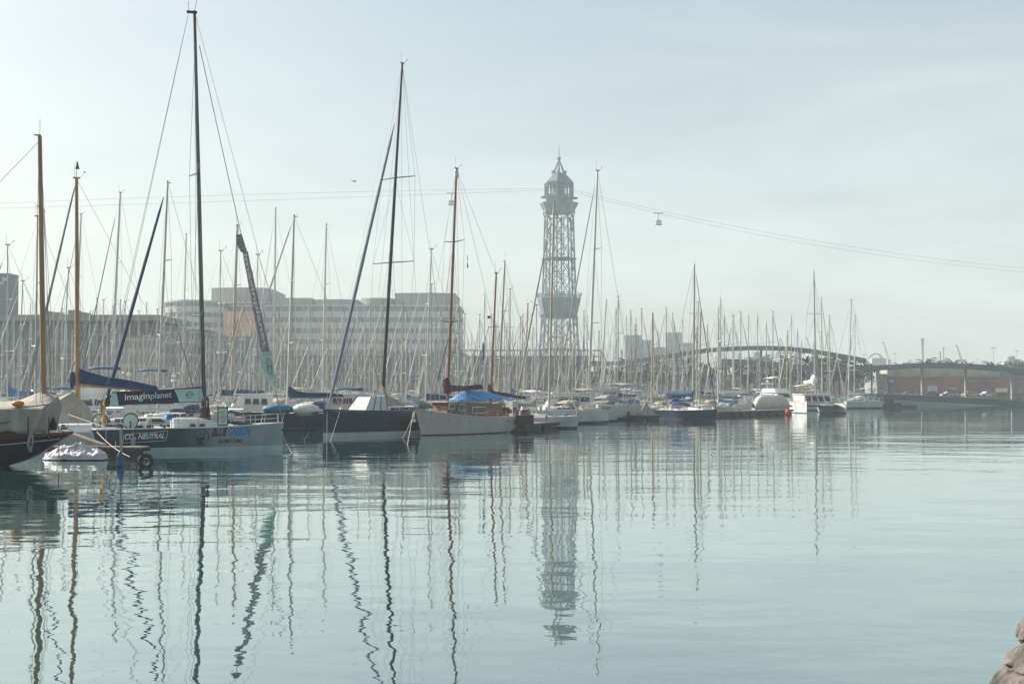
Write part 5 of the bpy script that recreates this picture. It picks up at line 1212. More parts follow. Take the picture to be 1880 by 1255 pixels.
def rect(x, y, a, L, B):
    c, s = math.cos(a), math.sin(a); return [(x + c * p * L / 2 - s * q * B / 2, y + s * p * L / 2 + c * q * B / 2) for p, q in ((1, 1), (1, -1), (-1, -1), (-1, 1))]
def hit(A, B_):
    for P, Q in ((A, B_), (B_, A)):
        for i in range(4):
            nx_, ny_ = P[i][1] - P[i - 1][1], P[i - 1][0] - P[i][0]
            a = [nx_ * x + ny_ * y for x, y in P]; b = [nx_ * x + ny_ * y for x, y in Q]
            if max(a) < min(b) or max(b) < min(a): return False
    return True
def free(x, y, a, L, B): 
    A = rect(x, y, a, L, B); return not any(hit(A, rect(*u)) for u in USED)
FR = [(-80, 96), (0, 92), (120, 94), (200, 99), (350, 97), (470, 106), (600, 118), (700, 116), (860, 122), (960, 128), (1060, 150), (1180, 160), (1300, 172), (1390, 196), (1500, 214), (1560, 245), (1700, 262)]
def front(px):
    for (a, ya), (b, yb) in zip(FR, FR[1:]):
        if px <= b: return ya + (yb - ya) * (px - a) / (b - a)
    return FR[-1][1]
BOATS = []     # (px of mast, depth, root, description, mast words)
MW = {'alu': 'silver mast', 'alud': 'dull grey mast', 'tan': 'tan mast', 'black': 'dark mast'}
def sail(pxb, pxt, yt, wpx, mk, Y=None, proto=None, jib=None, nspr=None, Hm=None, dome=None, heading=None, maxY=272, L=None, jibr=None):
    rnd = random.Random(int(pxb * 7 + yt))
    best = None
    cand = [Y] if Y else []
    if not Y:
        lo = max(front(pxb) + 4, 0)
        for _ in range(160):
            hm = rnd.uniform(12.5, 19.0) if not Hm else Hm * rnd.uniform(.9, 1.1)
            y_ = (hm - H) * F / (714 - yt)
            if lo < y_ < maxY: cand.append(y_)
        for _ in range(60): cand.append(rnd.uniform(lo, maxY))
    bowleft = (pxt - pxb) > 0 or ((pxt == pxb) and rnd.random() < .5)
    for y_ in cand:
        p = at(pxb, 714, y_); hm = H + (714 - yt) / F * y_; Lb = L or min(14.5, max(8.5, hm * .74))
        a = heading if heading is not None else ((R(180) if bowleft else 0) + R(47 + rnd.uniform(-6, 6)))
        s = Lb / 11.5; xm = 11.5 * .09 * s; x = p.x - math.cos(a) * xm; y = y_ - math.sin(a) * xm
        if y + Lb / 2 > 281 and pxb > 1300: continue
        if y - Lb / 2 * abs(math.sin(a)) < front(pxb) - 14 and not Y: continue
        if Y or free(x, y, a, Lb * .98, Lb * .31 + .15): best = (x, y, a, s, y_, Lb); break
    if not best: return None
    x, y, a, s, y_, Lb = best; USED.append((x, y, a, Lb, Lb * .31 + .2))
    k = proto if proto is not None else rnd.choice([0, 0, 1, 2, 3, 5, 6, 7, 7, 3])
    root, h = PR[k]; o = copy_tree(root); o.location = (x, y, 0); o.rotation_euler = (0, 0, a); o.scale = (s, s, s); del o['_n']
    zd = h.sheer(.5); top = loc_at(o, pxt, yt) / s; top.y = 0; xm = 11.5 * .09; base = Vector((xm, 0, zd + .3))
    r0 = wpx / 2 * y_ / F / s; r0 = max(r0, .05)
    mo = mast(o, base, top, r0, r0 * .62, M[mk], gear=True, dome=dome)
    n = nspr if nspr is not None else (2 if (top.z - zd) > 12 else 1)
    wr_, sr_ = rig(base, top, h, fore=(11.5 / 2 - .1, 0, h.fb + .05), aft=(-11.5 / 2 + .1, 0, zd), nspr=n, r=.014 / s if y_ < 130 else .018 / s, sprw=.95 if n > 1 else .75)
    wr_.build('rigging', M['wire'], o); sr_.build('spreader', M[mk] if mk != 'tan' else M['alud'], mo)
    jb = jib if jib is not None else rnd.choice(['navyc', 'greyc', 'whitec', None, None, None, 'beigec', None, 'greyc', 'navyc', None, 'whitec'])
    if jb:
        ft = Vector((11.5 / 2 - .25, 0, h.fb + .2)); furled(o, ft, ft.lerp(top, rnd.uniform(.86, .95)), M[jb], (jibr or .08) if y_ < 140 else .06)
    o['category'] = 'sailing yacht'; o['group'] = 'yachts berthed in the marina'
    BOATS.append((pxb, y_, o, PDESC[k], MW[mk], jb, hm if False else yt))
    return o
# the masts one can read in the photograph: base px, top px, top y, width, finish, options
SP = [
 (528, 540, 397, 5.4, 'alu', dict(Y=117, proto=4, heading=R(180 + 12), L=13, jib='whitec')),
 (290, 308, 335, 5.2, 'alu', dict(Y=104, proto=0, jib='navyc', L=12.5, jibr=.13)),
 (135, 149, 393, 4.2, 'alu', dict(jib='greyc', Hm=15, jibr=.13)), (203, 221, 354, 5, 'alu', dict(Hm=18)), (65, 69, 398, 4.2, 'alu', dict(Hm=16)), (14, 14, 450, 3.4, 'alu', {}), (33, 42, 516, 3, 'alu', {}), (113, 126, 492, 3.2, 'alu', {}),
 (334, 342, 430, 3.2, 'alu', {}), (402, 405, 461, 2.8, 'alu', {}), (425, 436, 414, 6.2, 'tan', dict(Hm=16)), (471, 473, 468, 2, 'alud', {}), (503, 506, 382, 4, 'alu', dict(Hm=18)),
 (592, 599, 412, 4.2, 'alu', dict(Hm=17)), (781, 792, 458, 3.2, 'alu', {}), (791, 792, 522, 2.2, 'alud', {}), (840, 843, 547, 2.6, 'alu', {}),
 (914, 927, 480, 4.4, 'tan', dict(Hm=17)), (889, 890, 541, 2.6, 'alu', {}), (936, 936.5, 531, 2.6, 'alud', {}), (962, 969, 558, 3.8, 'tan', {}), (957, 960, 578, 2.2, 'alud', {}),
 (1008, 1017, 372, 4.4, 'tan', dict(Y=136, proto=6, L=13)), (1080, 1097, 314, 5, 'alu', dict(Y=152, proto=3, L=15, heading=R(226), jib='greyc')),
 (1102, 1113, 551, 3.2, 'alu', {}), (1072, 1072, 572, 2.4, 'alud', {}), (1077, 1078, 580, 1.8, 'alud', {}), (1131, 1131, 568, 2.4, 'alud', {}), (1134, 1135, 545, 2.6, 'alud', {}), (1147, 1150, 582, 2, 'alu', {}), (1159, 1158, 571, 2.4, 'alud', {}),
 (1167, 1166, 597, 2, 'alud', {}), (1169, 1168, 586, 2, 'tan', {}), (1179, 1178, 567, 2.4, 'alud', {}), (1196, 1198, 575, 3.2, 'tan', {}), (1201, 1199, 577, 2.4, 'tan', {}), (1208, 1208, 607, 2, 'alud', {}),
 (1223, 1223, 565, 2.2, 'alud', {}), (1236, 1235, 575, 2.4, 'alu', {}), (1239, 1238, 592, 2, 'alu', {}), (1253, 1253, 589, 2, 'alu', {}), (1279, 1282, 555, 2.6, 'tan', dict(Hm=17)), (1284, 1286, 575, 3.4, 'tan', {}), (1278, 1279, 601, 2, 'alud', {}), (1299, 1299, 596, 2.2, 'alud', {}),
 (1322, 1323, 547, 3.0, 'alu', {}), (1320, 1320, 585, 2, 'alud', {}), (1329, 1330, 580, 2.2, 'alud', {}), (1345, 1345, 580, 2, 'alu', {}), (1347, 1347, 580, 2.2, 'alu', {}), (1360, 1360, 574, 2.2, 'alud', {}), (1369, 1369, 556, 2.4, 'alu', {}), (1373, 1374, 581, 2.2, 'alu', {}),
 (1390, 1391, 579, 2, 'alud', {}), (1395, 1394, 554, 2.6, 'alu', {}), (1407, 1407, 592, 2.2, 'alud', {}), (1419, 1419, 573, 2.4, 'alud', {}), (1452, 1453, 582, 2, 'alu', {}), (1523, 1523, 579, 2.4, 'alu', {}), (1494, 1494, 630, 1.6, 'alud', {}),
 (1568, 1570, 580, 2.2, 'alu', {}), (1509, 1508, 547, 2.6, 'alu', {}),
 (1106, 1106, 640, 1.6, 'alu', {}), (176, 178, 548, 2.2, 'alud', {}), (188, 190, 551, 2.2, 'alu', {}), (210, 212, 545, 2.4, 'alu', {}), (219, 221, 551, 2.2, 'alu', {}), (254, 255, 571, 2, 'tan', {}), (268, 269, 556, 2, 'alud', {}), (163, 166, 575, 2, 'tan', {}), (287, 289, 568, 2, 'alud', {}),
]
NVs = []
# small navy yacht, white sloop in front of the pontoon, catamaran neighbours are placed by hand first
n1 = sail(1273, 1275, 486, 3.6, 'alud', Y=156, proto=4, heading=R(-54), L=9.6, jib='navyc'); n1['label'] = 'small navy hulled yacht with navy bimini and boom cover, bow towards a low pontoon'
sailcover(1.1, -4.6, 3.35, 3.3, 1.0, .75, 14, .3, 3).build('boom_tent', M['navyc'], n1, True)
sprayhood(-2.2, 2.4, 1.6, 1.05, 1.6).build('spray_dodger', M['navyc'], n1, True)
w1_ = sail(1318, 1319, 566, 2.4, 'alu', Y=196, proto=1, heading=R(-165), L=10.5, jib='whitec')
s2 = sail(1557, 1563, 551, 2.6, 'alu', Y=246, proto=7, heading=R(200), L=12, jib='whitec'); s2['label'] = 'white sloop moored at the left end of the footbridge, right of the catamaran'
w0 = sail(985, 985, 560, 2.6, 'alu', Y=121, proto=5, heading=R(-14), L=10, jib='whitec'); w0['label'] = 'pale grey yacht with its bow pointing right, beside the cluttered dark pontoon'
for b_ in (n1, s2, w0): b_['_keep'] = 1
# catamaran
CT = place('catamaran', 'white catamaran facing the camera with twin bows and windowed cabin', 'catamaran', (at(1494, 714, 201).x, 201), R(-84)); claim(CT, 12.5, 8.4); ch = 3.05
for sd in (-1, 1):
    hh = Hull(11.5, 1.9, 1.75, 1.55, 1.2, tw=.7, rake=.15, srake=.6, wr=.72, mid=.45, p=2.6); o = link('hull', hh.mesh(paint('catamaran_paint_%s' % ('port' if sd > 0 else 'starboard'), (.68, .69, .67), (.03, .05, .09), .1), 22, 6), CT); o.location = (0, sd * ch, 0)
    d = link('deck', hh.deck(M['gel']), o); side_windows(-2.6, 1.6, 1.86, .95, .22, 3).build('window', M['glass'], o)
    link('guard_rail', hh.railing(M['rail'], .6, 1.9), o)
MB().box((-1.4, 0, 1.2), (7.4, 5.2, .55)).build('bridge_deck', M['gel'], CT)
b = MB(); b.add([(-4.2, -2.5, 1.47), (-4.2, 2.5, 1.47), (2.3, 2.3, 1.47), (2.3, -2.3, 1.47), (-4.2, -2.3, 2.75), (-4.2, 2.3, 2.75), (1.2, 1.9, 2.75), (1.2, -1.9, 2.75)], [(3, 2, 1, 0), (4, 5, 6, 7), (0, 1, 5, 4), (1, 2, 6, 5), (2, 3, 7, 6), (3, 0, 4, 7)])
ccb = b.build('cabin', M['gel'], CT)
MB().box((-1.7, 0, 2.8), (6.6, 4.7, .1)).build('cabin_roof', M['gel'], CT)
for y0, y1 in ((-1.95, -1.1), (-.85, -.1), (.1, .9), (1.15, 1.95)):
    xf = lambda z: 2.3 - 1.1 * (z - 1.47) / 1.28 + .02
    MB().extr([(xf(1.75), y0, 1.75), (xf(1.75), y1, 1.75), (xf(2.5), y1 * .95, 2.5), (xf(2.5), y0 * .95, 2.5)], (.03, 0, .02)).build('window', M['glass'], ccb)
nt_ = MB().grid(lambda u, v: (2.4 + 2.6 * u, (v - .5) * 4.6, 1.32 - .12 * math.sin(math.pi * v)), 6, 8); solid(nt_.build('trampoline', M['alud'], CT), .02)
bb2 = MB().tube([(5.1, -3.0, 1.6), (5.1, 3.0, 1.6)], .1, 7); bb2.tube([(5.1, 0, 1.6), (6.3, 0, 1.6)], .06, 5); bb2.build('crossbeam', M['alud'], CT)
bt2 = MB(); bt2.ball((4.4, .2, 1.1), .5, sx=2.2, sy=2.4, sz=.5); bt2.build('dinghy', M['greyc'], CT, True)
top = loc_at(CT, 1505, 497); mb3 = Vector((top.x, 0, 2.8)); p_ = loc_at(CT, 1505, 720); 
off = p_.y
mo = mast(CT, (.9, off, 2.8), (.5, loc_at(CT, 1505, 497, 0).y + 0, top.z), .13, .09, M['alud'])
hx = Hull(11.5, 7.6, 1.6, 1.6, 1.6, tw=1); wq, sq = rig((.9, off, 2.8), (.5, off, top.z), hx, fore=(5.1, 0, 1.7), nspr=2, sprw=1.5, chain=3.4, r=.018); wq.build('rigging', M['wire'], CT); sq.build('spreader', M['alud'], mo)
bc = MB(); bc.ball((.2, off, 5.0), .62, sx=1.5, sy=.9, sz=1.3); bc.build('sail_bag', M['whitec'], CT, True)
sailcover(.6, -4.6, 4.6, 4.5, .7, .5, 10, .3).build('sail_cover', M['whitec'], CT, True)
bmx, fmx = bimini(-4.6, -2.2, 4.0, 4.0, 2.8); solid(bmx.build('bimini', M['whitec'], CT, True), .03); fmx.build('bimini_frame', M['rail'], CT)
# motor boats
def motor(px, Y, L, a, label, fly=True, hullc=WH, cloth='whitec', hard=True):
    r = place('motor_yacht', label, 'motor boat', (at(px, 714, Y).x, Y), a, 'motor boats in the marina'); h = Hull(L, L * .32, 1.9, 1.35, 1.1, tw=.9, rake=1.3, srake=-.3, wr=.74, mid=.4, p=2.0); claim(r, L, L * .34)
    link('hull', h.mesh(paint('motor_hull_paint', hullc, (.03, .03, .05), .1, (.03, .06, .14), .2), 22, 6), r); link('deck', h.deck(M['deck']), r); link('guard_rail', h.railing(M['rail'], .7, 1.6), r)
    w_ = L * .22; b = MB(); x0, x1 = -L * .28, L * .22; z = 1.35
    b.add([(x0, -w_ / 2, z), (x0, w_ / 2, z), (x1, w_ / 2 * .85, z + .1), (x1, -w_ / 2 * .85, z + .1), (x0, -w_ / 2 * .94, z + 1.75), (x0, w_ / 2 * .94, z + 1.75), (x1 - 1.3, w_ / 2 * .78, z + 1.75), (x1 - 1.3, -w_ / 2 * .78, z + 1.75)], [(3, 2, 1, 0), (4, 5, 6, 7), (0, 1, 5, 4), (1, 2, 6, 5), (2, 3, 7, 6), (3, 0, 4, 7)])
    c = b.build('wheelhouse', M['cream'] if cloth == 'beigec' else M['gel'], r)
    side_windows(x0 + .4, x1 - 1.5, w_ * .965, z + .85, .55, 3, .02).build('window', M['glass'], c)
    f = MB().extr([(x1 - .62, -w_ * .36, z + .95), (x1 - .62, w_ * .36, z + .95), (x1 - 1.02, w_ * .33, z + 1.5), (x1 - 1.02, -w_ * .33, z + 1.5)], (.04, 0, .03)); f.build('windscreen', M['glass'], c)
    MB().box(((x0 + x1) / 2 - .9, 0, z + 1.8), (x1 - x0 + .2, w_ * 1.04, .1)).build('roof', M['gel'], c)
    if fly:
        MB().box(((x0 + x1) / 2 - .6, 0, z + 2.1), ((x1 - x0) * .7, w_ * .9, .5), 0, .92).build('flybridge', M['gel'], r)
        b1, b2 = bimini((x0 + x1) / 2 - 2, (x0 + x1) / 2 + .6, w_ * .95, z + 3.9, z + 2.2); solid(b1.build('bimini', M[cloth], r, True), .03); b2.build('bimini_frame', M['rail'], r)
        MB().box((x0 + .3, 0, z + 3.1), (.25, w_ * .8, .2)).tube([(x0 + .3, 0, z + 2.2), (x0 + .3, 0, z + 4.4)], .05, 5).ball((x0 + .3, 0, z + 3.5), .26, sz=.6).build('radar_arch', M['gel'], r)
    g = MB(); rnd = random.Random(int(px))
    for q in range(6): g.box((rnd.uniform(-L * .45, -L * .3), rnd.uniform(-.8, .8), 1.5), (rnd.uniform(.2, .7), rnd.uniform(.15, .5), rnd.uniform(.2, .5)), rnd.uniform(0, 3), .8)
    g.build('deck_gear', M['greyc'], r)
    fenders(r, h, (.25, .5), 1, None, .6); return r
motor(618, 124, 10, R(200), 'cream motor cruiser with square wheelhouse just behind the navy yacht bow', False, cloth='beigec')
motor(1036, 146, 11, R(190), 'white motor cruiser with rounded wheelhouse left of the tall silver mast', False)
motor(1428, 206, 12, R(-70), 'tall white motor yacht with pale flybridge canopy left of the catamaran', True, (.66, .65, .6))
motor(168, 112, 12, R(195), 'white motor yacht with dark side windows behind the navy boom cover, left', True, cloth='navyc')
motor(452, 118, 8.2, R(197), 'white motor boat with navy canopy left of the teal covered dinghy', False, cloth='navyc')
motor(258, 124, 12, R(200), 'white motor yacht with navy sunshade behind the printed boom', True, cloth='navyc')
cvv = place('covered_boat', 'boat under a tall cream winter cover beside the red buoy', 'boat', (at(1416, 714, 193).x, 193), R(8)); claim(cvv, 8, 3)
cvv.scale = (.74, .8, .82); hq = Hull(7.5, 2.6, 1.2, 1.0, 1.0, tw=.8, rake=.5); link('hull', hq.mesh(paint('covered_boat_paint', (.5, .45, .38), (.05, .03, .03), .1), 16, 5), cvv)
ct = MB(); nq = 10
for i in range(nq + 1):
    u = i / nq; w_ = hq.half(min(.97, u)) + .06; zz = 3.3 - 1.5 * max(0, abs(u - .5) - .36) / .14
    for k in range(7): v = k / 6 * 2 - 1; ct.v.append(((u - .5) * 7.5, w_ * v, .95 + (zz - .95) * (1 - abs(v) ** 4)))
for i in range(nq):
    for k in range(6): ct.f.append((i * 7 + k, (i + 1) * 7 + k, (i + 1) * 7 + k + 1, i * 7 + k + 1))
solid(ct.build('cover', M['cream'], cvv, True), .02)
for a in SP:
    sail(*a[:5], **a[5])
# fillers: masts of the deeper rows
rnd = random.Random(21)
def fill(x0, x1, n, ylo, yhi, wts):
    for k in range(n):
        px = x0 + (x1 - x0) * (k + rnd.uniform(.1, .9)) / n; yt = rnd.uniform(ylo, yhi); ln = rnd.uniform(-1, 6) * (714 - yt) / 150 * (1 if px < 1050 else .35)
        wpx = rnd.uniform(1.5, 2.9); sail(px, px + ln, yt, wpx, rnd.choice(wts), jibr=rnd.uniform(.05, .09))
fill(0, 470, 52, 552, 632, ['alu', 'alu', 'alu', 'tan', 'alud'])
fill(470, 860, 54, 556, 640, ['alu', 'alu', 'tan', 'alud', 'alu'])
fill(860, 1080, 34, 570, 640, ['alu', 'alu', 'tan', 'alud', 'tan'])
fill(1080, 1560, 42, 592, 655, ['alu', 'alu', 'tan', 'alud'])
for r, h in PR:
    def kill(o):
        for c in list(o.children): kill(c)
        bpy.data.objects.remove(o)
    kill(r)
# labels by look and by countable place between landmarks
LM = [(-99, 'the left frame edge'), (80, 'the varnished mast at the far left'), (141, 'the second varnished mast'), (375, 'the black racing mast'), (703, 'the black mast of the navy yacht'), (823, 'the brown ketch mainmast'), (902, 'the brown ketch mizzen'), (1024, 'the lattice tower'), (1080.5, 'the tallest silver mast'), (1273.5, 'the small navy yacht mast'), (1505, 'the catamaran mast'), (2000, '')]
JW = {'navyc': ' and navy rolled jib', 'bluec': ' and blue rolled jib', 'greyc': ' and grey rolled jib', 'whitec': ' and white rolled jib', 'beigec': ' and beige rolled jib', None: ''}
BOATS.sort(key=lambda t: t[0])
for (la, na), (lb, nb) in zip(LM, LM[1:]):
    grp = [t for t in BOATS if la <= t[0] < lb]
    for i, t in enumerate(grp):
        o = t[2]
        if '_keep' in o.keys(): del o['_keep']; continue
        if la < 0: pos = '%smast from the left frame edge' % words[i] if i else 'mast nearest the left frame edge'
        else: pos = '%smast right of %s' % (first[i] if i < len(first) else 'last ', na)
        o['label'] = '%s, %s' % (' '.join(t[3].split(' with ')[0].split()), t[4]) + ', ' + pos
for t in BOATS:
    pass

# ------------------------------------------------------------------ pontoons and odds and ends on them
def pontoon(x0, y0, x1, y1, w_, label, hgt=.5, props=0, seed=0):
    A = Vector((x0, y0, 0)); B_ = Vector((x1, y1, 0)); L = (B_ - A).length; a = math.atan2(y1 - y0, x1 - x0); r = empty('pontoon', (*((A + B_) / 2).xy, 0), a, 1, label, 'pontoon')
    MB().box((0, 0, hgt), (L, w_, .12)).build('planking', M['plank'], r)
    f = MB(); n = max(2, int(L / 2.4))
    for k in range(n): f.box((-L / 2 + L * (k + .5) / n, 0, hgt / 2 - .1), (L / n * .72, w_ * .9, hgt + .05))
    f.build('float', M['dark'], r)
    MB().box((0, w_ / 2 + .03, hgt - .1), (L, .06, .2)).box((0, -w_ / 2 - .03, hgt - .1), (L, .06, .2)).build('fender_board', M['dark'], r)
    rnd = random.Random(seed); g = MB()
    for k in range(max(1, int(L / 5))):
        x = -L / 2 + 1.2 + k * 5; g.box((x, w_ * .35, hgt + .16), (.4, .1, .1)); g.box((x, w_ * .35, hgt + .1), (.1, .1, .1))
    g.build('cleat', M['rubber'], r); return r
p0, p1 = at(96, 835, z=0), at(262, 836, z=0)
pontoon(p0.x, p0.y + .4, p1.x, p1.y + .4, 1.5, 'weathered planked pontoon end under the racing yacht stern', .42)
pq = at(247, 852, z=.2); 
bfr = place('tyre_fender', 'dark round tyre fender hanging at the right end of the near pontoon', 'fender', (pq.x + .15, pq.y + 1.2), 0)
MB().tube([(.27 * math.cos(a), .05, .28 + .27 * math.sin(a)) for a in [k * math.pi / 10 for k in range(21)]], .11, 7, False).build('tyre', M['rubber'], bfr, True)
post = place('mooring_post', 'thin grey post with blue fender at the end of the near pontoon', 'post', (at(222, 840, z=.4).x, at(222, 840, z=.4).y), 0)
MB().tube([(0, 0, -.2), (0, 0, 1.75)], .06, 8).build('pole', M['alud'], post); MB().tube([(-.22, -.1, 1.2), (-.22, -.1, .9)], .02, 4).build('bracket', M['alud'], post)
MB().lathe((.05, -.25, -.1), [(.04, 0), (.17, .12), (.19, .55), (.06, .8)], 10).build('blue_fender', M['blueplastic'], post, True)
dg = place('covered_dinghy', 'small dinghy under a crumpled white cover beside the dark classic yacht', 'dinghy', (at(132, 845, z=0).x, at(132, 845, z=0).y + .6), R(-6))
MB().ball((0, 0, .12), 1.0, 16, 8, sx=1.55, sy=.62, sz=.28).build('hull', M['rubber'], dg, True)
from mathutils import noise as NZ
def cov(u, v):
    a = u * 2 * math.pi; r_ = v; x = 1.75 * r_ * math.cos(a); y = .72 * r_ * math.sin(a); z = .16 + .46 * (1 - r_ ** 1.7) * (1 + .35 * math.sin(a * 2 + 1)) + .14 * NZ.noise(Vector((x * 1.9, y * 2.5, 0))) + .16 * (.5 - abs(NZ.noise(Vector((x * 3.4, y * 4.5, 5))))) + .05 * NZ.noise(Vector((x * 9, y * 9, 0)))
    return (x, y, max(.05 if r_ > .9 else .15, z - (.22 if r_ > .95 else 0)))
solid(MB().grid(cov, 90, 24).build('cover', mat('white_crumpled_cover', (.55, .56, .56), .45, var=.15, scale=2, bump=.12, bscale=5), dg, True), .015)
gw = place('gangway', 'sloping grey gangplank between the classic yacht and the near pontoon', 'gangway', (at(155, 800, 72).x, 72), R(-30))
b = MB(); b.add([(-1.7, -.22, 1.35), (-1.7, .22, 1.35), (1.5, .22, .62), (1.5, -.22, .62), (-1.7, -.22, 1.27), (-1.7, .22, 1.27), (1.5, .22, .54), (1.5, -.22, .54)], [(0, 1, 2, 3), (7, 6, 5, 4), (0, 4, 5, 1), (1, 5, 6, 2), (2, 6, 7, 3), (3, 7, 4, 0)]); b.build('plank', M['plank'], gw)
MB().tube([(-1.6, .24, 1.4), (-1.6, .24, 2.2), (1.4, .24, 1.5), (1.4, .24, .7)], .02, 4).build('handrail', M['rail'], gw)
# white yacht stern between the two, seen over the dinghy
WS = place('sailing_yacht', 'low white open-sterned yacht with black deck gear left of the racing yacht', 'sailing yacht', (at(150, 714, 81).x + 0, 80.5), R(196)); hw = Hull(8.5, 2.9, 1.15, 1.0, .95, tw=.85, rake=.2, srake=.4); claim(WS, 8.6, 3)
link('hull', hw.mesh(paint('white_stern_paint', WH, (.03, .03, .05), .1), 18, 5), WS); link('deck', hw.deck(M['deck']), WS); link('guard_rail', hw.railing(M['rail'], .55, 1.4), WS)
coachroof(-.8, 2.4, 1.7, 1.1, 1.0, .5).build('cabin', M['gel'], WS, True); g = MB(); rnd = random.Random(6)
for k in range(16): g.box((rnd.uniform(-3.9, 2), rnd.uniform(-1, 1), 1.25), (rnd.uniform(.15, .5), rnd.uniform(.1, .4), rnd.uniform(.15, .6)), rnd.uniform(0, 3), .8)
g.build('deck_gear', M['black'], WS)
# teal covered dinghy and its neighbour
q = at(512, 750, 112); td = place('covered_dinghy', 'upturned dinghy under a bright teal cover on the dark hulled yacht', 'dinghy', (q.x, 111.6), R(8)); td.location.z = 1.45
MB().ball((0, 0, .45), 1.0, 18, 9, sx=1.35, sy=.7, sz=.42).build('cover', mat('teal_cover', (.0, .15, .24), .6, var=.3, scale=1.5, bump=.05, bscale=3), td, True)
MB().ball((0, 0, .28), 1.0, 18, 8, sx=1.25, sy=.62, sz=.26).build('hull', M['rubber'], td, True)
q = at(562, 745, 112); wd = place('covered_dinghy', 'rounded white covered dinghy right of the teal covered one', 'dinghy', (q.x, 111.9), R(5)); wd.location.z = 1.45
MB().ball((0, 0, .4), 1.0, 18, 9, sx=1.2, sy=.75, sz=.55).build('cover', M['whitec'], wd, True); MB().ball((0, 0, .15), 1.0, 16, 6, sx=1.1, sy=.65, sz=.2).build('hull', M['rubber'], wd, True)
# cluttered pontoon by the ketch stern
p0, p1 = at(947, 790, z=0), at(1012, 786, z=0)
pontoon(p0.x, p0.y, p1.x, p1.y, 1.8, 'dark pontoon between the ketch stern and the pale grey yacht', .55, seed=2)
gs_ = place('crate_stack', 'stacked dark red crates and gear at the end of the ketch pontoon', 'crates', (at(962, 780, z=.6).x, at(962, 780, z=.6).y + .6), R(10)); gs_.location.z = .61
MB().box((0, 0, .4), (1.5, .9, .78)).build('crate', mat('dark_red_crate', (.10, .035, .03), .8, var=.3), gs_); MB().box((.1, .1, .95), (.9, .7, .3)).build('crate', M['greyc'], gs_)
MB().lathe((0, -.1, 1.12), [(.35, 0), (.42, .06), (.35, .14)], 12).build('ring_buoy', M['red'], gs_, True)
of = place('outboard_float', 'pale round buoy and pole at the right end of the ketch pontoon', 'buoy', (at(985, 787, z=0).x, at(985, 787, z=0).y - 1.3), 0)
MB().ball((0, 0, .25), .38).build('buoy', M['fender'], of, True); MB().tube([(.9, .9, 0), (.9, .9, 1.9)], .06, 6).box((.9, .9, .9), (.25, .2, .5)).build('pole', M['greyc'], of)
p0, p1 = at(1155, 771, z=0), at(1214, 771, z=0)
pontoon(p0.x, p0.y + 1, p1.x, p1.y + 1, 2.2, 'dark floating pontoon left of the small navy yacht', .55, seed=4)
af = place('folding_sign', 'grey A-shaped board on the pontoon left of the small navy yacht', 'board', (at(1180, 760, z=.6).x, p0.y + 1), 0); af.location.z = .61
MB().extr([(-.9, -.3, 0), (0, -.3, 1.5), (.15, -.3, 1.5), (-.6, -.3, 0)], (0, .5, 0)).extr([(.9, -.3, 0), (0, -.3, 1.45), (-.1, -.3, 1.4), (.65, -.3, 0)], (0, .5, 0)).build('board', M['greyc'], af)
p0, p1 = at(1296, 764.5, z=0), at(1446, 759.5, z=0)
pontoon(p0.x, p0.y + 1, p1.x, p1.y + 1, 2.4, 'long concrete edged pontoon ending at the red buoy', .6, seed=5)
q = at(1447, 761, z=0); rbq = place('red_buoy', 'round red buoy at the right end of the long pontoon', 'buoy', (q.x, q.y), 0)
MB().ball((0, 0, .35), .45, sz=1.1).build('float', M['red'], rbq, True); MB().box((0, 0, 1.0), (.12, .12, .6)).build('post', M['red'], rbq)
q = at(1225, 757, z=1.2); 
# mooring lines of the front boats
moor(world(RB, (5.3, .4, 1.2)), at(520, 836, z=-.1) + Vector((.4, 1, 0)), 'pale chain dropping from the racing yacht bow', .1)
moor(world(RB, (7.0, -.1, 1.1)), at(557, 806, z=-.1), 'thin line from the racing yacht bowsprit into the water', .1, .018)
moor(world(NV, (7.0, .3, 1.9)), at(600, 805, z=-.1), 'rope from the navy yacht bow straight into the water', .05)
moor(world(NV, (6.6, 1.2, 1.9)), at(606, 812, z=-.1), 'second rope hanging from the navy yacht foredeck', .02, .018)
moor(world(KT, (Lk / 2, 0, 1.9)), at(738, 806, z=-.1), 'slanting rope from the ketch bow down to the left', .1)
moor(world(KT, (Lk / 2 + .2, 0, 1.9)), at(747, 822, z=-.1), 'vertical rope from the ketch stem into the water', .02)
moor(world(KT, (Lk / 2 - 1.2, .6, 1.8)), at(768, 815, z=-.1), 'dark rope down the cream ketch bow', .02, .02, M['rubber'])
moor(world(RB, (-5.2, -1.4, 1.25)), at(238, 838, z=.5), 'stern rope from the racing yacht to the near pontoon', .15)
moor(world(CA, (-6.5, 1.2, 1.4)), at(108, 838, z=.4), 'rope from the classic yacht stern to the near pontoon', .2)
moor(world(w0, (5.5, 0, 1.3)), at(1012, 784, z=.5), 'thin rope from the pale grey yacht bow back to the pontoon', .1, .018)

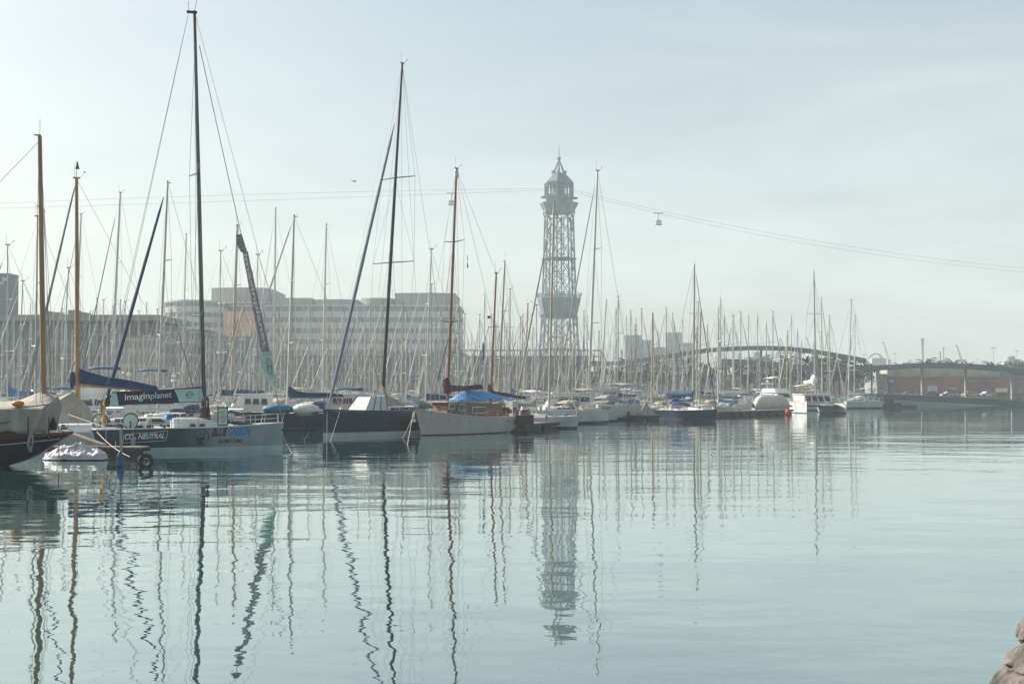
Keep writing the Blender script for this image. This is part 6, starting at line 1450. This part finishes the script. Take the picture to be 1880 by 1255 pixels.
# ------------------------------------------------------------------ people, cars, gull
def person(px, py, Y, label, hgt=1.75, face=0, stride=.0, lean=0, top='black', z=None):
    p = at(px, py, Y); r = empty('person', (p.x, Y, z if z is not None else p.z), face, hgt / 1.75, label, 'person', 'people on the footbridge')
    J = [(0, 0, .95), (lean * .5, 0, 1.2), (lean, 0, 1.42), (lean * 1.15, 0, 1.53), (lean * 1.3, 0, 1.66)]
    V = [Vector(j) for j in J]; E = [(0, 1), (1, 2), (2, 3), (3, 4)]; Rr = [.13, .12, .14, .055, .095]
    def chain(root, pts, rs):
        i = root
        for q, rr_ in zip(pts, rs): V.append(Vector(q)); Rr.append(rr_); E.append((i, len(V) - 1)); i = len(V) - 1
    for sd in (-1, 1):
        f = stride * sd
        chain(0, [(0, sd * .1, .88), (f * .45 + .03, sd * .1, .48), (f * .8 - .03, sd * .1, .07), (f * .8 + .12, sd * .1, .035)], [.1, .065, .045, .04])
        chain(2, [(lean, sd * .2, 1.40), (lean - f * .3, sd * .24, 1.13), (lean - f * .45 + .08, sd * .23, .88), (lean - f * .45 + .1, sd * .23, .80)], [.06, .045, .035, .03])
    me = bpy.data.meshes.new('body'); me.from_pydata(V, E, []); me.materials.append(M[top]); o = link('body', me, r)
    md = o.modifiers.new('skin', 'SKIN'); 
    for i, v in enumerate(me.skin_vertices[0].data): v.radius = (Rr[i], Rr[i]); v.use_root = (i == 0)
    o.modifiers.new('sub', 'SUBSURF').levels = 1
    MB().ball((lean * 1.3 - .02, 0, 1.71), .11, 8, 6).build('hair', M['rubber'], r, True)
    return r
person(1842, 732.5, 280.5, 'person in black jacket striding along the right part of the footbridge', 1.6, R(180), .55, .28, 'black')
person(1587, 722.5, 280.5, 'person in dark clothes standing at the left end of the footbridge', 1.5, R(90), .05)
person(1600, 723.5, 283, 'shorter dark figure just right of the person at the left end of the footbridge', 1.1, R(60), .1)
person(1689, 726, 282, 'dark figure beside the second pale bridge post', 1.2, R(0), .2)
person(1722, 727.5, 284, 'figure in dark top between the second and third bridge posts', 1.2, R(180), .3, 0, 'navyc')
person(1762, 729, 284, 'dark blue figure just left of the third bridge post', 1.3, R(0), .25, 0, 'navyc')
def car(px, Y, col, label, a=0):
    p = at(px, 714, Y); r = empty('parked_car', (p.x, Y, 1.6), a, 1, label, 'car', 'cars parked on the far quay')
    b = MB(); pr = [(-2.1, .3), (-2.15, .75), (-1.9, .95), (-1.5, 1.0), (-1.0, 1.42), (.5, 1.45), (1.15, 1.0), (1.95, .85), (2.15, .6), (2.15, .3)]
    b.extr([(x, -.85, z) for x, z in pr], (0, 1.7, 0)); b.build('body', col, r)
    for sd in (-1, 1): MB().extr([(-1.32, sd * .855, 1.02), (-.95, sd * .855, 1.34), (.45, sd * .855, 1.36), (.95, sd * .855, 1.02)], (0, sd * .02, 0)).build('window', M['glass'], r)
    for x in (-1.3, 1.35):
        for sd in (-1, 1):
            wv_ = [(x + .33 * math.cos(t), sd * .8, .33 + .33 * math.sin(t)) for t in [k * math.pi / 7 for k in range(14)]]; MB().extr(wv_, (0, sd * .12, 0)).build('wheel', M['rubber'], r)
cl_ = [M['greyhull'], M['alud'], M['black'], M['greyc'], M['alud'], M['greyhull'], M['navyc'], M['gel']]; cn = ['pale grey', 'grey', 'black', 'mid grey', 'dark grey', 'silver', 'navy', 'white']
spots_ = [(1636, 'left end of the brick wall'), (1668, 'row of brick building windows'), (1712, 'grey double door'), (1742, 'blue door'), (1782, 'third bridge post'), (1812, 'glazed shop front'), (1862, 'fourth bridge post'), (1550, 'palms left of the green sign')]
for k, (px, wh_) in enumerate(spots_[:6]): car(px, 318 + (k % 3), cl_[k], '%s car parked on the quay before the %s' % (cn[k], wh_), R(180) * (k % 2) + R(4 * k - 8))
# small white work boats along the far quay below the brick building
g = at(650, 333, 130); gu = tag(MB().extr([(-.32, 0, .05), (-.2, 0, .13), (0, 0, .04), (.2, 0, .12), (.3, 0, .02), (.2, 0, .06), (0, 0, -.08), (-.2, 0, .08)], (0, .12, 0)).build('gull', M['greyc'], smooth=False), 'tiny gull gliding in the sky left of the navy yacht mast', 'bird'); gu.location = g
# ------------------------------------------------------------------ haze: one closed box of even, pale air
hm_ = bpy.data.materials.new('haze_air'); hm_.use_nodes = True; n_ = hm_.node_tree; n_.nodes.clear(); o_ = n_.nodes.new('ShaderNodeOutputMaterial'); v_ = n_.nodes.new('ShaderNodeVolumePrincipled')
v_.inputs['Color'].default_value = (.86, .95, .99, 1); v_.inputs['Density'].default_value = HAZE; v_.inputs['Anisotropy'].default_value = 0.0
n_.links.new(v_.outputs[0], o_.inputs['Volume'])
hz = MB().box((0, 575, 64), (1300, 1290, 131)).build('haze', hm_); tag(hz, kind='stuff')
